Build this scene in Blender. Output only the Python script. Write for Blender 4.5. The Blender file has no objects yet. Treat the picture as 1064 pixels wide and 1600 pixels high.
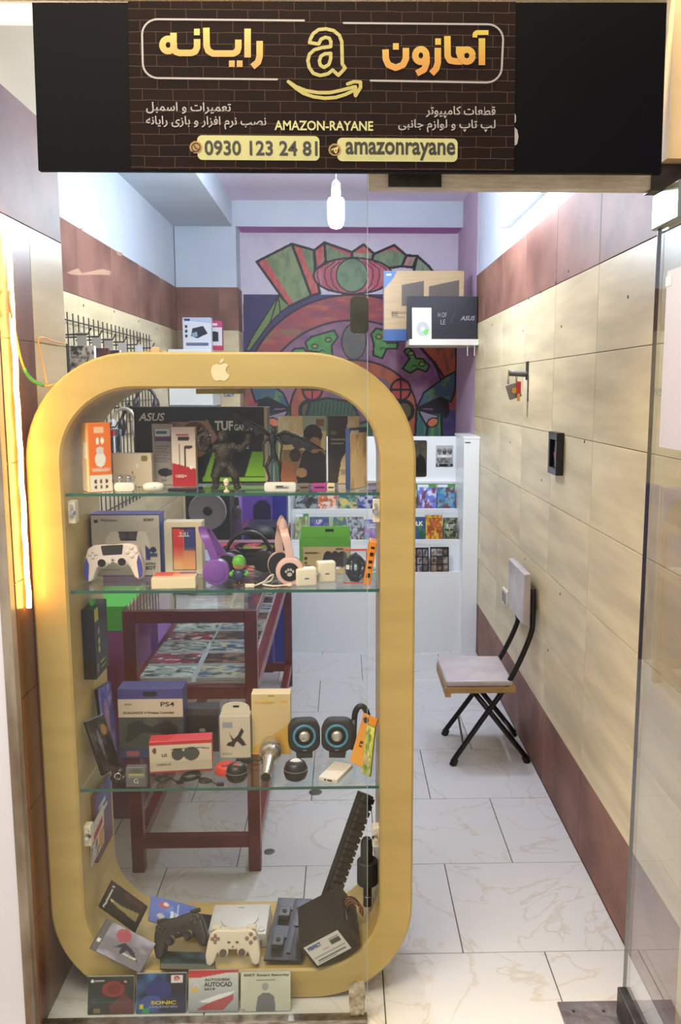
import bpy, bmesh, math, random
import numpy as np
from mathutils import Vector, Matrix
SC = bpy.context.scene
COL = SC.collection
R = math.radians
random.seed(4)

# ---------------------------------------------------------------- camera
CH, CF, CPX, CPY = 1.718, 1350.0, 572.0, 800.0
PITCH, YAW = math.atan(193/1350), math.atan(36/1350)
CAM = Vector((0, -2.15, CH))
FW = Vector((math.sin(YAW)*math.cos(PITCH), math.cos(YAW)*math.cos(PITCH), -math.sin(PITCH)))
RT = Vector((math.cos(YAW), -math.sin(YAW), 0))
UP = RT.cross(FW)
cd = bpy.data.cameras.new('camera'); cam = bpy.data.objects.new('camera', cd); COL.objects.link(cam)
cd.sensor_fit = 'VERTICAL'; cd.sensor_height = 36; cd.lens = CF/1600*36
cd.shift_x = (532-CPX)/1600; cd.clip_start = .02
cam.matrix_world = Matrix(((RT.x, UP.x, -FW.x, CAM.x), (RT.y, UP.y, -FW.y, CAM.y), (RT.z, UP.z, -FW.z, CAM.z), (0, 0, 0, 1)))
SC.camera = cam

def ray(x, y): return FW + RT*((x-CPX)/CF) - UP*((y-CPY)/CF)
def PY(x, y, Y): r = ray(x, y); return CAM + r*((Y-CAM.y)/r.y)      # pixel on a frontal plane
def PX(x, y, X): r = ray(x, y); return CAM + r*((X-CAM.x)/r.x)      # pixel on a side wall
def PZ(x, y, Z): r = ray(x, y); return CAM + r*((Z-CAM.z)/r.z)      # pixel on a level surface

# ---------------------------------------------------------------- world, exposure, large lights
SC.view_settings.view_transform = 'Standard'; SC.view_settings.look = 'None'
SC.view_settings.gamma = 1; SC.view_settings.use_curve_mapping = False
SC.view_settings.exposure = 0.0
wd = bpy.data.worlds.new('world'); SC.world = wd; wd.use_nodes = True
bg = wd.node_tree.nodes['Background']
bg.inputs[0].default_value = (.97, .96, 1.0, 1); bg.inputs[1].default_value = .5
# warm ceiling light of the passage, close above the sign
la = bpy.data.lights.new('passage_light', 'AREA'); la.shape = 'RECTANGLE'; la.size = 1.6; la.size_y = .12
la.energy = 55; la.color = (1, .74, .42)
lb = bpy.data.lights.new('added_front_fill', 'AREA'); lb.shape = 'RECTANGLE'; lb.size = 2.2; lb.size_y = .9  # added fill lamp without a known fixture, brightens shop front and near right wall
lb.energy = 120; lb.color = (1, .85, .64)
lbo = bpy.data.objects.new('added_front_fill', lb); COL.objects.link(lbo); lbo.location = (-1.0, -1.5, 3.3)
lo = bpy.data.objects.new('passage_light', la); COL.objects.link(lo); lo.location = (.1, -.2, 3.28)

# ---------------------------------------------------------------- helpers: colour and material
def lin(c):
    c = c/255
    return c/12.92 if c <= .04045 else ((c+.055)/1.055)**2.4
def S(r, g, b): return (lin(r), lin(g), lin(b), 1)
MC = {}
def M(name, rgb=(200, 200, 200), rough=.5, metal=0, n=None, bump=0, bs=40, emit=0, coat=0, spec=.5, rnd=0):
    """plain procedural material; n=(scale, rgb2[, stretch xyz[, detail]]) mixes a second colour by noise"""
    if name in MC: return MC[name]
    m = bpy.data.materials.new(name); m.use_nodes = True; nt = m.node_tree; N = nt.nodes; L = nt.links
    b = N['Principled BSDF']
    b.inputs['Base Color'].default_value = S(*rgb); b.inputs['Roughness'].default_value = rough
    b.inputs['Metallic'].default_value = metal; b.inputs['Coat Weight'].default_value = coat
    b.inputs['Specular IOR Level'].default_value = spec
    tc = N.new('ShaderNodeTexCoord')
    out = None
    if n:
        mp = N.new('ShaderNodeMapping'); L.new(tc.outputs['Object'], mp.inputs[0])
        if len(n) > 2: mp.inputs['Scale'].default_value = n[2]
        no = N.new('ShaderNodeTexNoise'); no.inputs['Scale'].default_value = n[0]
        no.inputs['Detail'].default_value = n[3] if len(n) > 3 else 4
        if rnd:
            oi = N.new('ShaderNodeObjectInfo'); vm = N.new('ShaderNodeVectorMath'); vm.operation = 'ADD'
            ml = N.new('ShaderNodeMath'); ml.operation = 'MULTIPLY'; ml.inputs[1].default_value = 37
            L.new(oi.outputs['Random'], ml.inputs[0]); L.new(mp.outputs[0], vm.inputs[0]); L.new(ml.outputs[0], vm.inputs[1])
            L.new(vm.outputs[0], no.inputs['Vector'])
        else: L.new(mp.outputs[0], no.inputs['Vector'])
        rp = N.new('ShaderNodeValToRGB'); e = rp.color_ramp.elements
        e[0].position = .34; e[0].color = S(*rgb); e[1].position = .68; e[1].color = S(*n[1])
        L.new(no.outputs['Fac'], rp.inputs[0]); out = rp.outputs[0]
    if rnd:
        oi2 = N.new('ShaderNodeObjectInfo'); mr = N.new('ShaderNodeMapRange')
        mr.inputs[3].default_value = 1-rnd; mr.inputs[4].default_value = 1+rnd
        L.new(oi2.outputs['Random'], mr.inputs[0])
        hs = N.new('ShaderNodeHueSaturation'); hs.inputs['Color'].default_value = S(*rgb)
        if out: L.new(out, hs.inputs['Color'])
        L.new(mr.outputs[0], hs.inputs['Value']); out = hs.outputs[0]
    if out: L.new(out, b.inputs['Base Color'])
    if emit: b.inputs['Emission Color'].default_value = S(*rgb); b.inputs['Emission Strength'].default_value = emit
    if bump:
        bn = N.new('ShaderNodeTexNoise'); bn.inputs['Scale'].default_value = bs; L.new(tc.outputs['Object'], bn.inputs['Vector'])
        bp = N.new('ShaderNodeBump'); bp.inputs['Strength'].default_value = bump; bp.inputs['Distance'].default_value = .01
        L.new(bn.outputs['Fac'], bp.inputs['Height']); L.new(bp.outputs[0], b.inputs['Normal'])
    MC[name] = m; return m
def printmat(name='print', rough=.35, coat=0):
    if name in MC: return MC[name]
    m = bpy.data.materials.new(name); m.use_nodes = True; nt = m.node_tree
    a = nt.nodes.new('ShaderNodeVertexColor'); a.layer_name = 'Col'
    b = nt.nodes['Principled BSDF']; b.inputs['Roughness'].default_value = rough; b.inputs['Coat Weight'].default_value = coat
    nt.links.new(a.outputs[0], b.inputs['Base Color']); MC[name] = m; return m
def glassmat(name, tint=(.975, .99, .985), base=.04, rough=0.0, glosscol=(1, 1, 1)):
    """thin clear glass: straight-through transmission plus Schlick reflection"""
    if name in MC: return MC[name]
    m = bpy.data.materials.new(name); m.use_nodes = True; nt = m.node_tree; N = nt.nodes; L = nt.links
    N.remove(N['Principled BSDF']); out = N['Material Output']
    t = N.new('ShaderNodeBsdfTransparent'); t.inputs[0].default_value = (*tint, 1)
    g = N.new('ShaderNodeBsdfGlossy'); g.inputs['Roughness'].default_value = rough; g.inputs[0].default_value = (*glosscol, 1)
    lw = N.new('ShaderNodeLayerWeight'); lw.inputs[0].default_value = .5
    pw = N.new('ShaderNodeMath'); pw.operation = 'POWER'; pw.inputs[1].default_value = 5
    ma = N.new('ShaderNodeMath'); ma.operation = 'MULTIPLY_ADD'; ma.inputs[1].default_value = 1-base; ma.inputs[2].default_value = base
    mx = N.new('ShaderNodeMixShader')
    L.new(lw.outputs['Facing'], pw.inputs[0]); L.new(pw.outputs[0], ma.inputs[0]); L.new(ma.outputs[0], mx.inputs[0])
    L.new(t.outputs[0], mx.inputs[1]); L.new(g.outputs[0], mx.inputs[2]); L.new(mx.outputs[0], out.inputs[0])
    MC[name] = m; return m
GLASS = glassmat('clear_glass', base=.026)
DOORGLASS = glassmat('door_glass', (.96, .975, .97), .12)
SHELFGLASS = glassmat('shelf_glass', (.93, .97, .95))
GLASSEDGE = M('glass_edge_green', (46, 92, 80), .15)
CLEAR = glassmat('clear_plastic', (.9, .92, .92), .07, .15)

# ---------------------------------------------------------------- helpers: meshes
class MB:
    def __init__(s): s.v = []; s.f = []
    def add(s, vs, fs):
        k = len(s.v); s.v += [tuple(p) for p in vs]; s.f += [tuple(i+k for i in f) for f in fs]; return s
    def box(s, x0, x1, y0, y1, z0, z1, mat=None):
        vs = [Vector((x, y, z)) for x in (x0, x1) for y in (y0, y1) for z in (z0, z1)]
        if mat is not None: vs = [mat @ p for p in vs]
        return s.add(vs, [(0, 1, 3, 2), (4, 6, 7, 5), (0, 4, 5, 1), (2, 3, 7, 6), (0, 2, 6, 4), (1, 5, 7, 3)])
    def bar(s, p, q, w, t=None):                 # square bar between two points
        p, q = Vector(p), Vector(q); d = (q-p); l = d.length; t = t or w
        m = Matrix.Translation(p) @ d.to_track_quat('Z', 'Y').to_matrix().to_4x4()
        return s.box(-w/2, w/2, -t/2, t/2, 0, l, m)
    def cyl(s, p, q, r0, r1=None, n=16, caps=True):
        p, q = Vector(p), Vector(q); r1 = r0 if r1 is None else r1
        m = (q-p).to_track_quat('Z', 'Y').to_matrix()
        vs = []
        for c, r in ((p, r0), (q, r1)):
            for i in range(n): a = 2*math.pi*i/n; vs.append(c + m @ Vector((r*math.cos(a), r*math.sin(a), 0)))
        fs = [(i, (i+1) % n, n+(i+1) % n, n+i) for i in range(n)]
        if caps: fs += [tuple(reversed(range(n))), tuple(range(n, 2*n))]
        return s.add(vs, fs)
    def tube(s, pts, r, n=8, closed=False):
        pts = [Vector(p) for p in pts]; k = len(pts); vs = []; rr = r if hasattr(r, '__len__') else [r]*k
        ref = None
        for i, p in enumerate(pts):
            a = pts[(i-1) % k] if closed or i else p; b = pts[(i+1) % k] if closed or i < k-1 else p
            d = (b-a).normalized() if (b-a).length > 1e-9 else Vector((0, 0, 1))
            if ref is None: ref = d.orthogonal().normalized()
            ref = (ref - d*ref.dot(d))
            ref = ref.normalized() if ref.length > 1e-6 else d.orthogonal().normalized()
            w = d.cross(ref)
            for j in range(n): t = 2*math.pi*j/n; vs.append(p + (ref*math.cos(t)+w*math.sin(t))*rr[i])
        fs = []
        for i in range(k if closed else k-1):
            for j in range(n): fs.append((i*n+j, i*n+(j+1) % n, ((i+1) % k)*n+(j+1) % n, ((i+1) % k)*n+j))
        if not closed: fs += [tuple(reversed(range(n))), tuple(range((k-1)*n, k*n))]
        return s.add(vs, fs)
    def ell(s, c, r, n=20, m=12, mat=None, p=1.0):
        c = Vector(c); vs = []; g = lambda t: math.copysign(abs(t)**p, t)
        for i in range(m+1):
            ph = math.pi*i/m
            for j in range(n):
                t = 2*math.pi*j/n
                q = Vector((r[0]*g(math.sin(ph))*g(math.cos(t)), r[1]*g(math.sin(ph))*g(math.sin(t)), r[2]*g(-math.cos(ph))))
                vs.append(c + (mat @ q if mat is not None else q))
        fs = [(i*n+j, i*n+(j+1) % n, (i+1)*n+(j+1) % n, (i+1)*n+j) for i in range(m) for j in range(n)]
        return s.add(vs, fs)
    def lathe(s, prof, c=(0, 0, 0), d=(0, 0, 1), n=24):   # prof: (radius, along)
        c, d = Vector(c), Vector(d).normalized(); m = d.to_track_quat('Z', 'Y').to_matrix(); vs = []; k = len(prof)
        for (r, h) in prof:
            for i in range(n): a = 2*math.pi*i/n; vs.append(c + m @ Vector((r*math.cos(a), r*math.sin(a), h)))
        fs = [(i*n+j, i*n+(j+1) % n, (i+1)*n+(j+1) % n, (i+1)*n+j) for i in range(k-1) for j in range(n)]
        fs += [tuple(reversed(range(n))), tuple(range((k-1)*n, k*n))]
        return s.add(vs, fs)
    def prism(s, pts, y0, y1, mat=None):          # outline in XZ, thick along Y
        n = len(pts); vs = [Vector((x, y0, z)) for x, z in pts]+[Vector((x, y1, z)) for x, z in pts]
        if mat is not None: vs = [mat @ p for p in vs]
        return s.add(vs, [tuple(range(n)), tuple(reversed(range(n, 2*n)))]+[(i, n+i, n+(i+1) % n, (i+1) % n) for i in range(n)])
    def mesh(s, name, bevel=0, seg=2, weld=False):
        me = bpy.data.meshes.new(name); me.from_pydata(s.v, [], s.f)
        b = bmesh.new(); b.from_mesh(me)
        if weld: bmesh.ops.remove_doubles(b, verts=b.verts, dist=1e-5)
        bmesh.ops.recalc_face_normals(b, faces=b.faces)
        if bevel:
            es = [e for e in b.edges if len(e.link_faces) == 2 and e.calc_face_angle(0) > .6]
            bmesh.ops.bevel(b, geom=es, offset=bevel, segments=seg, affect='EDGES', profile=.6, clamp_overlap=True)
        b.to_mesh(me); b.free(); return me
def ob(name, me, mat, parent=None, loc=None, rot=None, smooth=False, bevel=0, seg=2, kind=None):
    if isinstance(me, MB): me = me.mesh(name, bevel, seg)
    if mat is not None and not me.materials: me.materials.append(mat)
    if smooth:
        me.polygons.foreach_set('use_smooth', [True]*len(me.polygons))
        if smooth != 2:
            try: me.set_sharp_from_angle(angle=R(38))
            except Exception: pass
    o = bpy.data.objects.new(name, me); COL.objects.link(o)
    if parent: o.parent = parent
    if loc is not None: o.location = loc
    if rot is not None: o.rotation_euler = rot
    if kind: o['kind'] = kind
    return o
def tag(o, label, cat, group=None):
    o['label'] = label; o['category'] = cat
    if group: o['group'] = group
    return o
def empty(name, loc, rot=(0, 0, 0)):
    o = bpy.data.objects.new(name, None); COL.objects.link(o); o.location = loc; o.rotation_euler = rot
    o.empty_display_size = .05; return o
def struct(o, label=None):
    o['kind'] = 'structure'
    if label: o['label'] = label
    return o
def rrect(x0, x1, z0, z1, r, n=8):
    pts = []
    for cx, cz, a0 in ((x1-r, z1-r, 0), (x0+r, z1-r, 90), (x0+r, z0+r, 180), (x1-r, z0+r, 270)):
        for i in range(n+1): a = R(a0+90*i/n); pts.append((cx+r*math.cos(a), cz+r*math.sin(a)))
    return pts

# flat prints: a fine grid whose vertex colours hold the printed picture
def vnoise(U, V, seed):
    rs = np.random.RandomState(seed); g = rs.rand(64, 64)
    iu = np.floor(U).astype(int); iv = np.floor(V).astype(int); fu = U-iu; fv = V-iv
    fu = fu*fu*(3-2*fu); fv = fv*fv*(3-2*fv)
    G = lambda a, b: g[a % 64, b % 64]
    return (G(iu, iv)*(1-fu)+G(iu+1, iv)*fu)*(1-fv)+(G(iu, iv+1)*(1-fu)+G(iu+1, iv+1)*fu)*fv
class Cv:
    def __init__(s, U, V, base=(255, 255, 255)):
        s.U, s.V = U, V; s.c = np.empty(U.shape+(3,)); s.c[:] = base
    def mix(s, mask, col, a=1.0):
        w = (mask*a)[..., None] if mask.dtype != bool else (mask.astype(float)*a)[..., None]
        s.c = s.c*(1-w)+np.array(col, float)*w; return s
    def rect(s, x0, y0, x1, y1, col, a=1): return s.mix((s.U >= x0) & (s.U <= x1) & (s.V >= y0) & (s.V <= y1), col, a)
    def ell(s, cx, cy, rx, ry, col, a=1, rot=0):
        c, n = math.cos(rot), math.sin(rot); du, dv = s.U-cx, s.V-cy
        return s.mix(((du*c+dv*n)/rx)**2+((-du*n+dv*c)/ry)**2 <= 1, col, a)
    def inpoly(s, pts):
        m = np.zeros(s.U.shape, bool); n = len(pts)
        for i in range(n):
            x0, y0 = pts[i]; x1, y1 = pts[(i+1) % n]
            if y0 == y1: continue
            c = ((s.V < y0) != (s.V < y1)) & (s.U < (x1-x0)*(s.V-y0)/(y1-y0)+x0); m ^= c
        return m
    def poly(s, pts, col, a=1, out=None, w=0, closed=True):
        s.mix(s.inpoly(pts), col, a)
        if out is not None: s.line(pts+[pts[0]] if closed else pts, w, out)
        return s
    def line(s, pts, w, col, a=1):
        d = np.full(s.U.shape, 1e9)
        for (x0, y0), (x1, y1) in zip(pts[:-1], pts[1:]):
            dx, dy = x1-x0, y1-y0; l = dx*dx+dy*dy+1e-12
            t = np.clip(((s.U-x0)*dx+(s.V-y0)*dy)/l, 0, 1)
            d = np.minimum(d, (s.U-x0-t*dx)**2+(s.V-y0-t*dy)**2)
        return s.mix(np.sqrt(d) <= w/2, col, a)
    def noise(s, sx, sy, col, a, seed, mask=None, lo=.45, hi=.75):
        n = np.clip((vnoise(s.U*sx+7, s.V*sy+3, seed)*.65+vnoise(s.U*sx*2.3, s.V*sy*2.3, seed+1)*.35-lo)/(hi-lo), 0, 1)
        if mask is not None: n = n*mask
        return s.mix(n, col, a)
    def grad(s, y0, c0, y1, c1):
        t = np.clip((s.V-y0)/(y1-y0), 0, 1)[..., None]; s.c = np.array(c0, float)*(1-t)+np.array(c1, float)*t; return s
def gridmesh(name, P, cols):
    """P (ny,nx,3) points, cols (ny,nx,3) sRGB 0-255"""
    ny, nx = P.shape[:2]; me = bpy.data.meshes.new(name)
    idx = np.arange(ny*nx).reshape(ny, nx)
    q = np.stack([idx[:-1, :-1], idx[:-1, 1:], idx[1:, 1:], idx[1:, :-1]], -1).reshape(-1, 4)
    me.from_pydata(P.reshape(-1, 3).tolist(), [], q.tolist())
    c = np.clip(cols, 0, 255)/255; c = np.where(c <= .04045, c/12.92, ((c+.055)/1.055)**2.4).reshape(-1, 3)
    at = me.color_attributes.new('Col', 'FLOAT_COLOR', 'POINT')
    at.data.foreach_set('color', np.concatenate([c, np.ones((len(c), 1))], 1).astype(np.float32).ravel())
    return me
def printed(name, w, h, fn, parent, y=-.0006, x=0, z=0, res=.0022, mat=None, rot=None):
    """print on an upright face: local x from -w/2..w/2, z 0..h, looking along -y; fn paints in u,v 0..1"""
    nx = max(6, min(150, int(w/res))); ny = max(6, min(150, int(h/res)))
    U, V = np.meshgrid(np.linspace(0, 1, nx), np.linspace(0, 1, ny)); cv = Cv(U, V); fn(cv)
    P = np.stack([(U-.5)*w+x, np.full(U.shape, y), V*h+z], -1)
    return ob(name, gridmesh(name, P, cv.c), mat or printmat(), parent, rot=rot)
def gridz(name, w, d, fn, parent, z=.0006, x=0, y=0, res=.003):
    """print on a level face: local x -w/2..w/2, y 0..d"""
    nx = max(6, min(120, int(w/res))); ny = max(6, min(120, int(d/res)))
    U, V = np.meshgrid(np.linspace(0, 1, nx), np.linspace(0, 1, ny)); cv = Cv(U, V); fn(cv)
    P = np.stack([(U-.5)*w+x, V*d+y, np.full(U.shape, z)], -1)
    return ob(name, gridmesh(name, P, cv.c), printmat(), parent)
# lettering as meshes
_tc = {}
def textmesh(body, bold=0.0, shear=0):
    k = (body, bold, shear)
    if k in _tc: return _tc[k]
    c = bpy.data.curves.new('t', 'FONT'); c.body = body; c.offset = bold; c.shear = shear; c.resolution_u = 3
    o = bpy.data.objects.new('t', c); COL.objects.link(o)
    dg = bpy.context.evaluated_depsgraph_get(); m = bpy.data.meshes.new_from_object(o.evaluated_get(dg))
    vs = np.array([v.co[:2] for v in m.vertices]).reshape(-1, 2); fs = [tuple(p.vertices) for p in m.polygons]
    bpy.data.objects.remove(o); bpy.data.curves.remove(c); bpy.data.meshes.remove(m)
    _tc[k] = (vs, fs); return _tc[k]
def text(body, parent, cx, cz, mat, w=None, h=None, y=-.0014, bold=0.0, shear=0, rot=0, name='lettering', place=None):
    """lettering centred on (cx, cz) of the parent's front face"""
    vs, fs = textmesh(body, bold, shear)
    if not len(vs): return None
    a, b = vs.min(0), vs.max(0); sz = b-a; v = vs-(a+b)/2
    sx = w/sz[0] if w else h/sz[1]; sy = h/sz[1] if h else sx
    v = v*[sx, sy]
    c, n = math.cos(rot), math.sin(rot); v = v @ np.array([[c, n], [-n, c]])
    if place: pts = [place(cx+p[0], cz+p[1]) for p in v]
    else: pts = [(cx+p[0], y, cz+p[1]) for p in v]
    me = bpy.data.meshes.new(name); me.from_pydata(pts, [], fs)
    return ob(name, me, mat, parent)
# Persian letters take the joined forms
FA = {'ا': 'ﺍﺎ', 'آ': 'ﺁﺂ', 'ب': 'ﺏﺐﺑﺒ', 'پ': 'ﭖﭗﭘﭙ', 'ت': 'ﺕﺖﺗﺘ', 'ج': 'ﺝﺞﺟﺠ', 'ر': 'ﺭﺮ', 'ز': 'ﺯﺰ', 'س': 'ﺱﺲﺳﺴ', 'ص': 'ﺹﺺﺻﺼ',
      'ط': 'ﻁﻂﻃﻄ', 'ع': 'ﻉﻊﻋﻌ', 'ف': 'ﻑﻒﻓﻔ', 'ق': 'ﻕﻖﻗﻘ', 'ک': 'ﮎﮏﮐﮑ', 'ل': 'ﻝﻞﻟﻠ', 'م': 'ﻡﻢﻣﻤ', 'ن': 'ﻥﻦﻧﻨ', 'و': 'ﻭﻮ', 'ه': 'ﻩﻪﻫﻬ', 'ی': 'ﯼﯽﯾﯿ'}
def fa(t):
    o = []
    for i, c in enumerate(t):
        if c not in FA: o.append(c); continue
        f = FA[c]; pj = i > 0 and len(FA.get(t[i-1], '')) == 4; nj = i+1 < len(t) and t[i+1] in FA and len(f) == 4
        o.append(f[3] if pj and nj else f[1] if pj else f[2] if nj else f[0])
    return ''.join(reversed(o))
# ================================================================ THE SHOP ITSELF
XR, XL, YB, YP = .872, -1.205, 4.55, 4.3            # tile faces: right wall, left wall; mural wall, pillar front
XJ, YJ = -.82, .48                                   # left entrance jamb
ZC, ZS = 3.05, 2.87                                  # ceiling, soffit
ROWS = [0, .325, .63, .935, 1.235, 1.535, 1.84, 2.137, 2.445]
PLASTER = M('white_plaster', (190, 199, 212), .75, n=(2.2, (200, 208, 218)), bump=.05, bs=30)
LILAC = M('lilac_paint', (182, 156, 182), .6, n=(2.5, (196, 172, 194)))
BROWN = M('brown_tile', (148, 106, 90), .5, n=(3.4, (108, 72, 60), (1, 1, 1.3), 7), rnd=.07, spec=.25)
BEIGE = M('beige_tile', (234, 217, 174), .34, n=(4.2, (202, 185, 146), (1, .35, 2.6), 7), rnd=.045)
GROUT = M('dark_grout', (70, 62, 56), .8)
CREAM = M('cream_wall', (225, 205, 165), .6, n=(3, (205, 180, 140)))
STEEL = M('brushed_steel', (170, 165, 158), .3, .9, n=(30, (120, 112, 104), (1, 1, 6)))
DARKST = M('dark_worn_steel', (78, 72, 66), .42, .7, n=(20, (46, 42, 38)))

# marble floor tiles in running bond
def marble():
    m = bpy.data.materials.new('marble_tile'); m.use_nodes = True; nt = m.node_tree; N = nt.nodes; L = nt.links
    b = N['Principled BSDF']; b.inputs['Roughness'].default_value = .22
    g = N.new('ShaderNodeNewGeometry'); oi = N.new('ShaderNodeObjectInfo')
    vm = N.new('ShaderNodeVectorMath'); vm.operation = 'MULTIPLY_ADD'; vm.inputs[1].default_value = (1, 1, 1)
    cx = N.new('ShaderNodeCombineXYZ'); ml = N.new('ShaderNodeMath'); ml.operation = 'MULTIPLY'; ml.inputs[1].default_value = 50
    L.new(oi.outputs['Random'], ml.inputs[0]); L.new(ml.outputs[0], cx.inputs[2]); L.new(g.outputs['Position'], vm.inputs[0]); L.new(cx.outputs[0], vm.inputs[2])
    wv = N.new('ShaderNodeTexNoise'); wv.inputs['Scale'].default_value = 2.3; wv.inputs['Detail'].default_value = 6; wv.inputs['Distortion'].default_value = 1.6
    L.new(vm.outputs[0], wv.inputs['Vector'])
    r = N.new('ShaderNodeValToRGB'); e = r.color_ramp.elements
    e[0].position = .485; e[0].color = S(206, 207, 206); e[1].position = .515; e[1].color = S(206, 207, 206)
    k = r.color_ramp.elements.new(.5); k.color = S(196, 191, 180)
    L.new(wv.outputs['Fac'], r.inputs[0]); L.new(r.outputs[0], b.inputs['Base Color']); MC['marble'] = m; return m
MARBLE = marble()
floor = struct(ob('floor', MB().box(XL-.02, XR+.03, -.1, YB+.05, -.06, -.004), GROUT), 'white marble tile floor with dark joints')
T = .5035; _tm = {}
def tile_piece(key, mb, mat, parent, loc, name='tile'):
    if key not in _tm: _tm[key] = mb().mesh(name, .0012, 1); _tm[key].materials.append(mat)
    return ob(name, _tm[key], None, parent, loc)
for i in range(-1, 9):
    y0, y1 = .2803+T*(i-1), .2803+T*i
    y0, y1 = max(y0, -.1), min(y1, YB)
    if y1-y0 < .02: continue
    off = .615 if i % 2 == 0 else .364
    xs = sorted([XL, XR]+[off+T*k for k in range(-5, 3) if XL+.01 < off+T*k < XR-.01])
    for a, b_ in zip(xs[:-1], xs[1:]):
        w, d = b_-a-.003, y1-y0-.003
        tile_piece(('f', round(w, 3), round(d, 3)), lambda w=w, d=d: MB().box(-w/2, w/2, -d/2, d/2, -.004, 0), MARBLE, floor, ((a+b_)/2, (y0+y1)/2, 0))
def tile_wall(parent, axis, face, u0, u1, phase, sgn, rows=range(8), mats=None, step=.6):
    """tiles on a wall; axis 'x': wall in the YZ plane at X=face, 'y': in the XZ plane; sgn: side the tiles face"""
    us = [u0]+[phase+step*k for k in range(-12, 14) if u0+.02 < phase+step*k < u1-.02]+[u1]
    for r in rows:
        z0, z1 = ROWS[r], ROWS[r+1]; m = BROWN if r in (0, 7) else BEIGE
        if mats: m = mats
        for a, b_ in zip(us[:-1], us[1:]):
            w, h = b_-a-.0025, z1-z0-.0025
            if axis == 'x':
                mk = lambda w=w, h=h: MB().box(0, .008, -w/2, w/2, -h/2, h/2); loc = (face if sgn > 0 else face-.008, (a+b_)/2, (z0+z1)/2)
                loc = (face, (a+b_)/2, (z0+z1)/2) if sgn < 0 else (face-.008, (a+b_)/2, (z0+z1)/2)
            else:
                mk = lambda w=w, h=h: MB().box(-w/2, w/2, 0, .008, -h/2, h/2); loc = ((a+b_)/2, face, (z0+z1)/2)
            tile_piece((axis, round(w, 3), round(h, 3), m.name), mk, m, parent, loc)
# right wall: tiles to Y=3.6, then lilac plaster to the corner
wr = struct(ob('wall_right', MB().box(XR+.006, XR+.15, -.1, 3.6, 0, ZC), PLASTER), 'right wall, beige tiles between brown bands')
ob('grout_bed', MB().box(XR+.0035, XR+.006, -.1, 3.6, 0, 2.446), GROUT, wr)
tile_wall(wr, 'x', XR, -.1, 3.6, .25, -1)
wr2 = struct(ob('wall_right', MB().box(XR+.001, XR+.15, 3.6, YB+.1, 0, ZC), LILAC), 'lilac painted end of the right wall')
for (x, y) in ((888, 424), (868, 442), (845, 457), (826, 467), (810, 477), (769, 508), (981, 464), (877, 510), (817, 517), (797, 691), (913, 690), (846, 750), (875, 928), (856, 1016), (820, 874)):
    p = PX(x, y, XR-.0005); ob('drill_hole', MB().cyl((p.x+.003, p.y, p.z), (p.x-.0003, p.y, p.z), .006, n=8), M('hole_black', (40, 32, 28), .9), wr)
# left wall
wl = struct(ob('wall_left', MB().box(XL-.15, XL-.006, YJ, YP+.1, 0, ZC), PLASTER), 'left wall, tiled to shoulder height, white above')
ob('grout_bed', MB().box(XL-.006, XL-.0035, YJ, YP, 0, 2.446), GROUT, wl)
tile_wall(wl, 'x', XL, YJ, YP, 1.93, 1)
SCR = M('scraped_plaster', (178, 140, 112), .8)
for poly in ([(104, 426), (122, 419), (128, 427), (160, 420), (173, 424), (172, 430), (150, 429), (122, 430), (112, 429)], [(180, 391), (192, 396), (190, 400), (184, 399)], [(216, 413), (222, 417), (220, 419)], [(247, 432), (254, 436), (251, 438)], [(124, 356), (131, 357), (128, 360)]):
    pts = [PX(x, y, XL+.001) for x, y in poly]; ob('scraped_patch', MB().add(pts, [tuple(range(len(pts)))]), SCR, wl)
for y, z in ((2.0, 2.10), (2.55, 2.12), (3.1, 2.11), (3.6, 2.1)): ob('drill_hole', MB().cyl((XL-.003, y, z), (XL+.0004, y, z), .008, n=8), M('hole_black'), wl)
# back: pillar with tiles, mural wall
wp = struct(ob('wall_back', MB().box(XL, -.765, YP+.006, YB+.1, 0, ZC), PLASTER), 'pillar at the back left, tiled below, white above')
tile_wall(wp, 'y', YP, XL, -.757, -.9, -1)
tile_wall(wp, 'x', -.757, YP, YB-.005, 5, 1)
wb = struct(ob('wall_back', MB().box(-.765, XR+.15, YB, YB+.12, 0, ZC), M('lavender_paint', (212, 204, 216), .7, n=(3, (220, 212, 222)))), 'back wall painted lavender with a painted mural')
# ceiling, cross beam, left soffit
struct(ob('ceiling', MB().box(XL-.15, XR+.15, -.06, YB+.12, ZC, ZC+.1), M('ceiling_lilac', (232, 218, 240), .8, n=(2, (236, 226, 242)))), 'pale lilac ceiling')
bm_ = struct(ob('trim_1', MB().box(-.765, XR, YP, YB, ZS, ZC), PLASTER), 'white cross beam in front of the mural')
ob('beam_underside', MB().box(-.75, XR-.01, YP+.005, YB-.005, ZS-.002, ZS), M('violet_paint', (190, 108, 186), .6), bm_)
struct(ob('trim_2', MB().box(XL-.006, -.79, YJ, YP, ZS, ZC), PLASTER), 'boxed soffit along the left wall')
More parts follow.
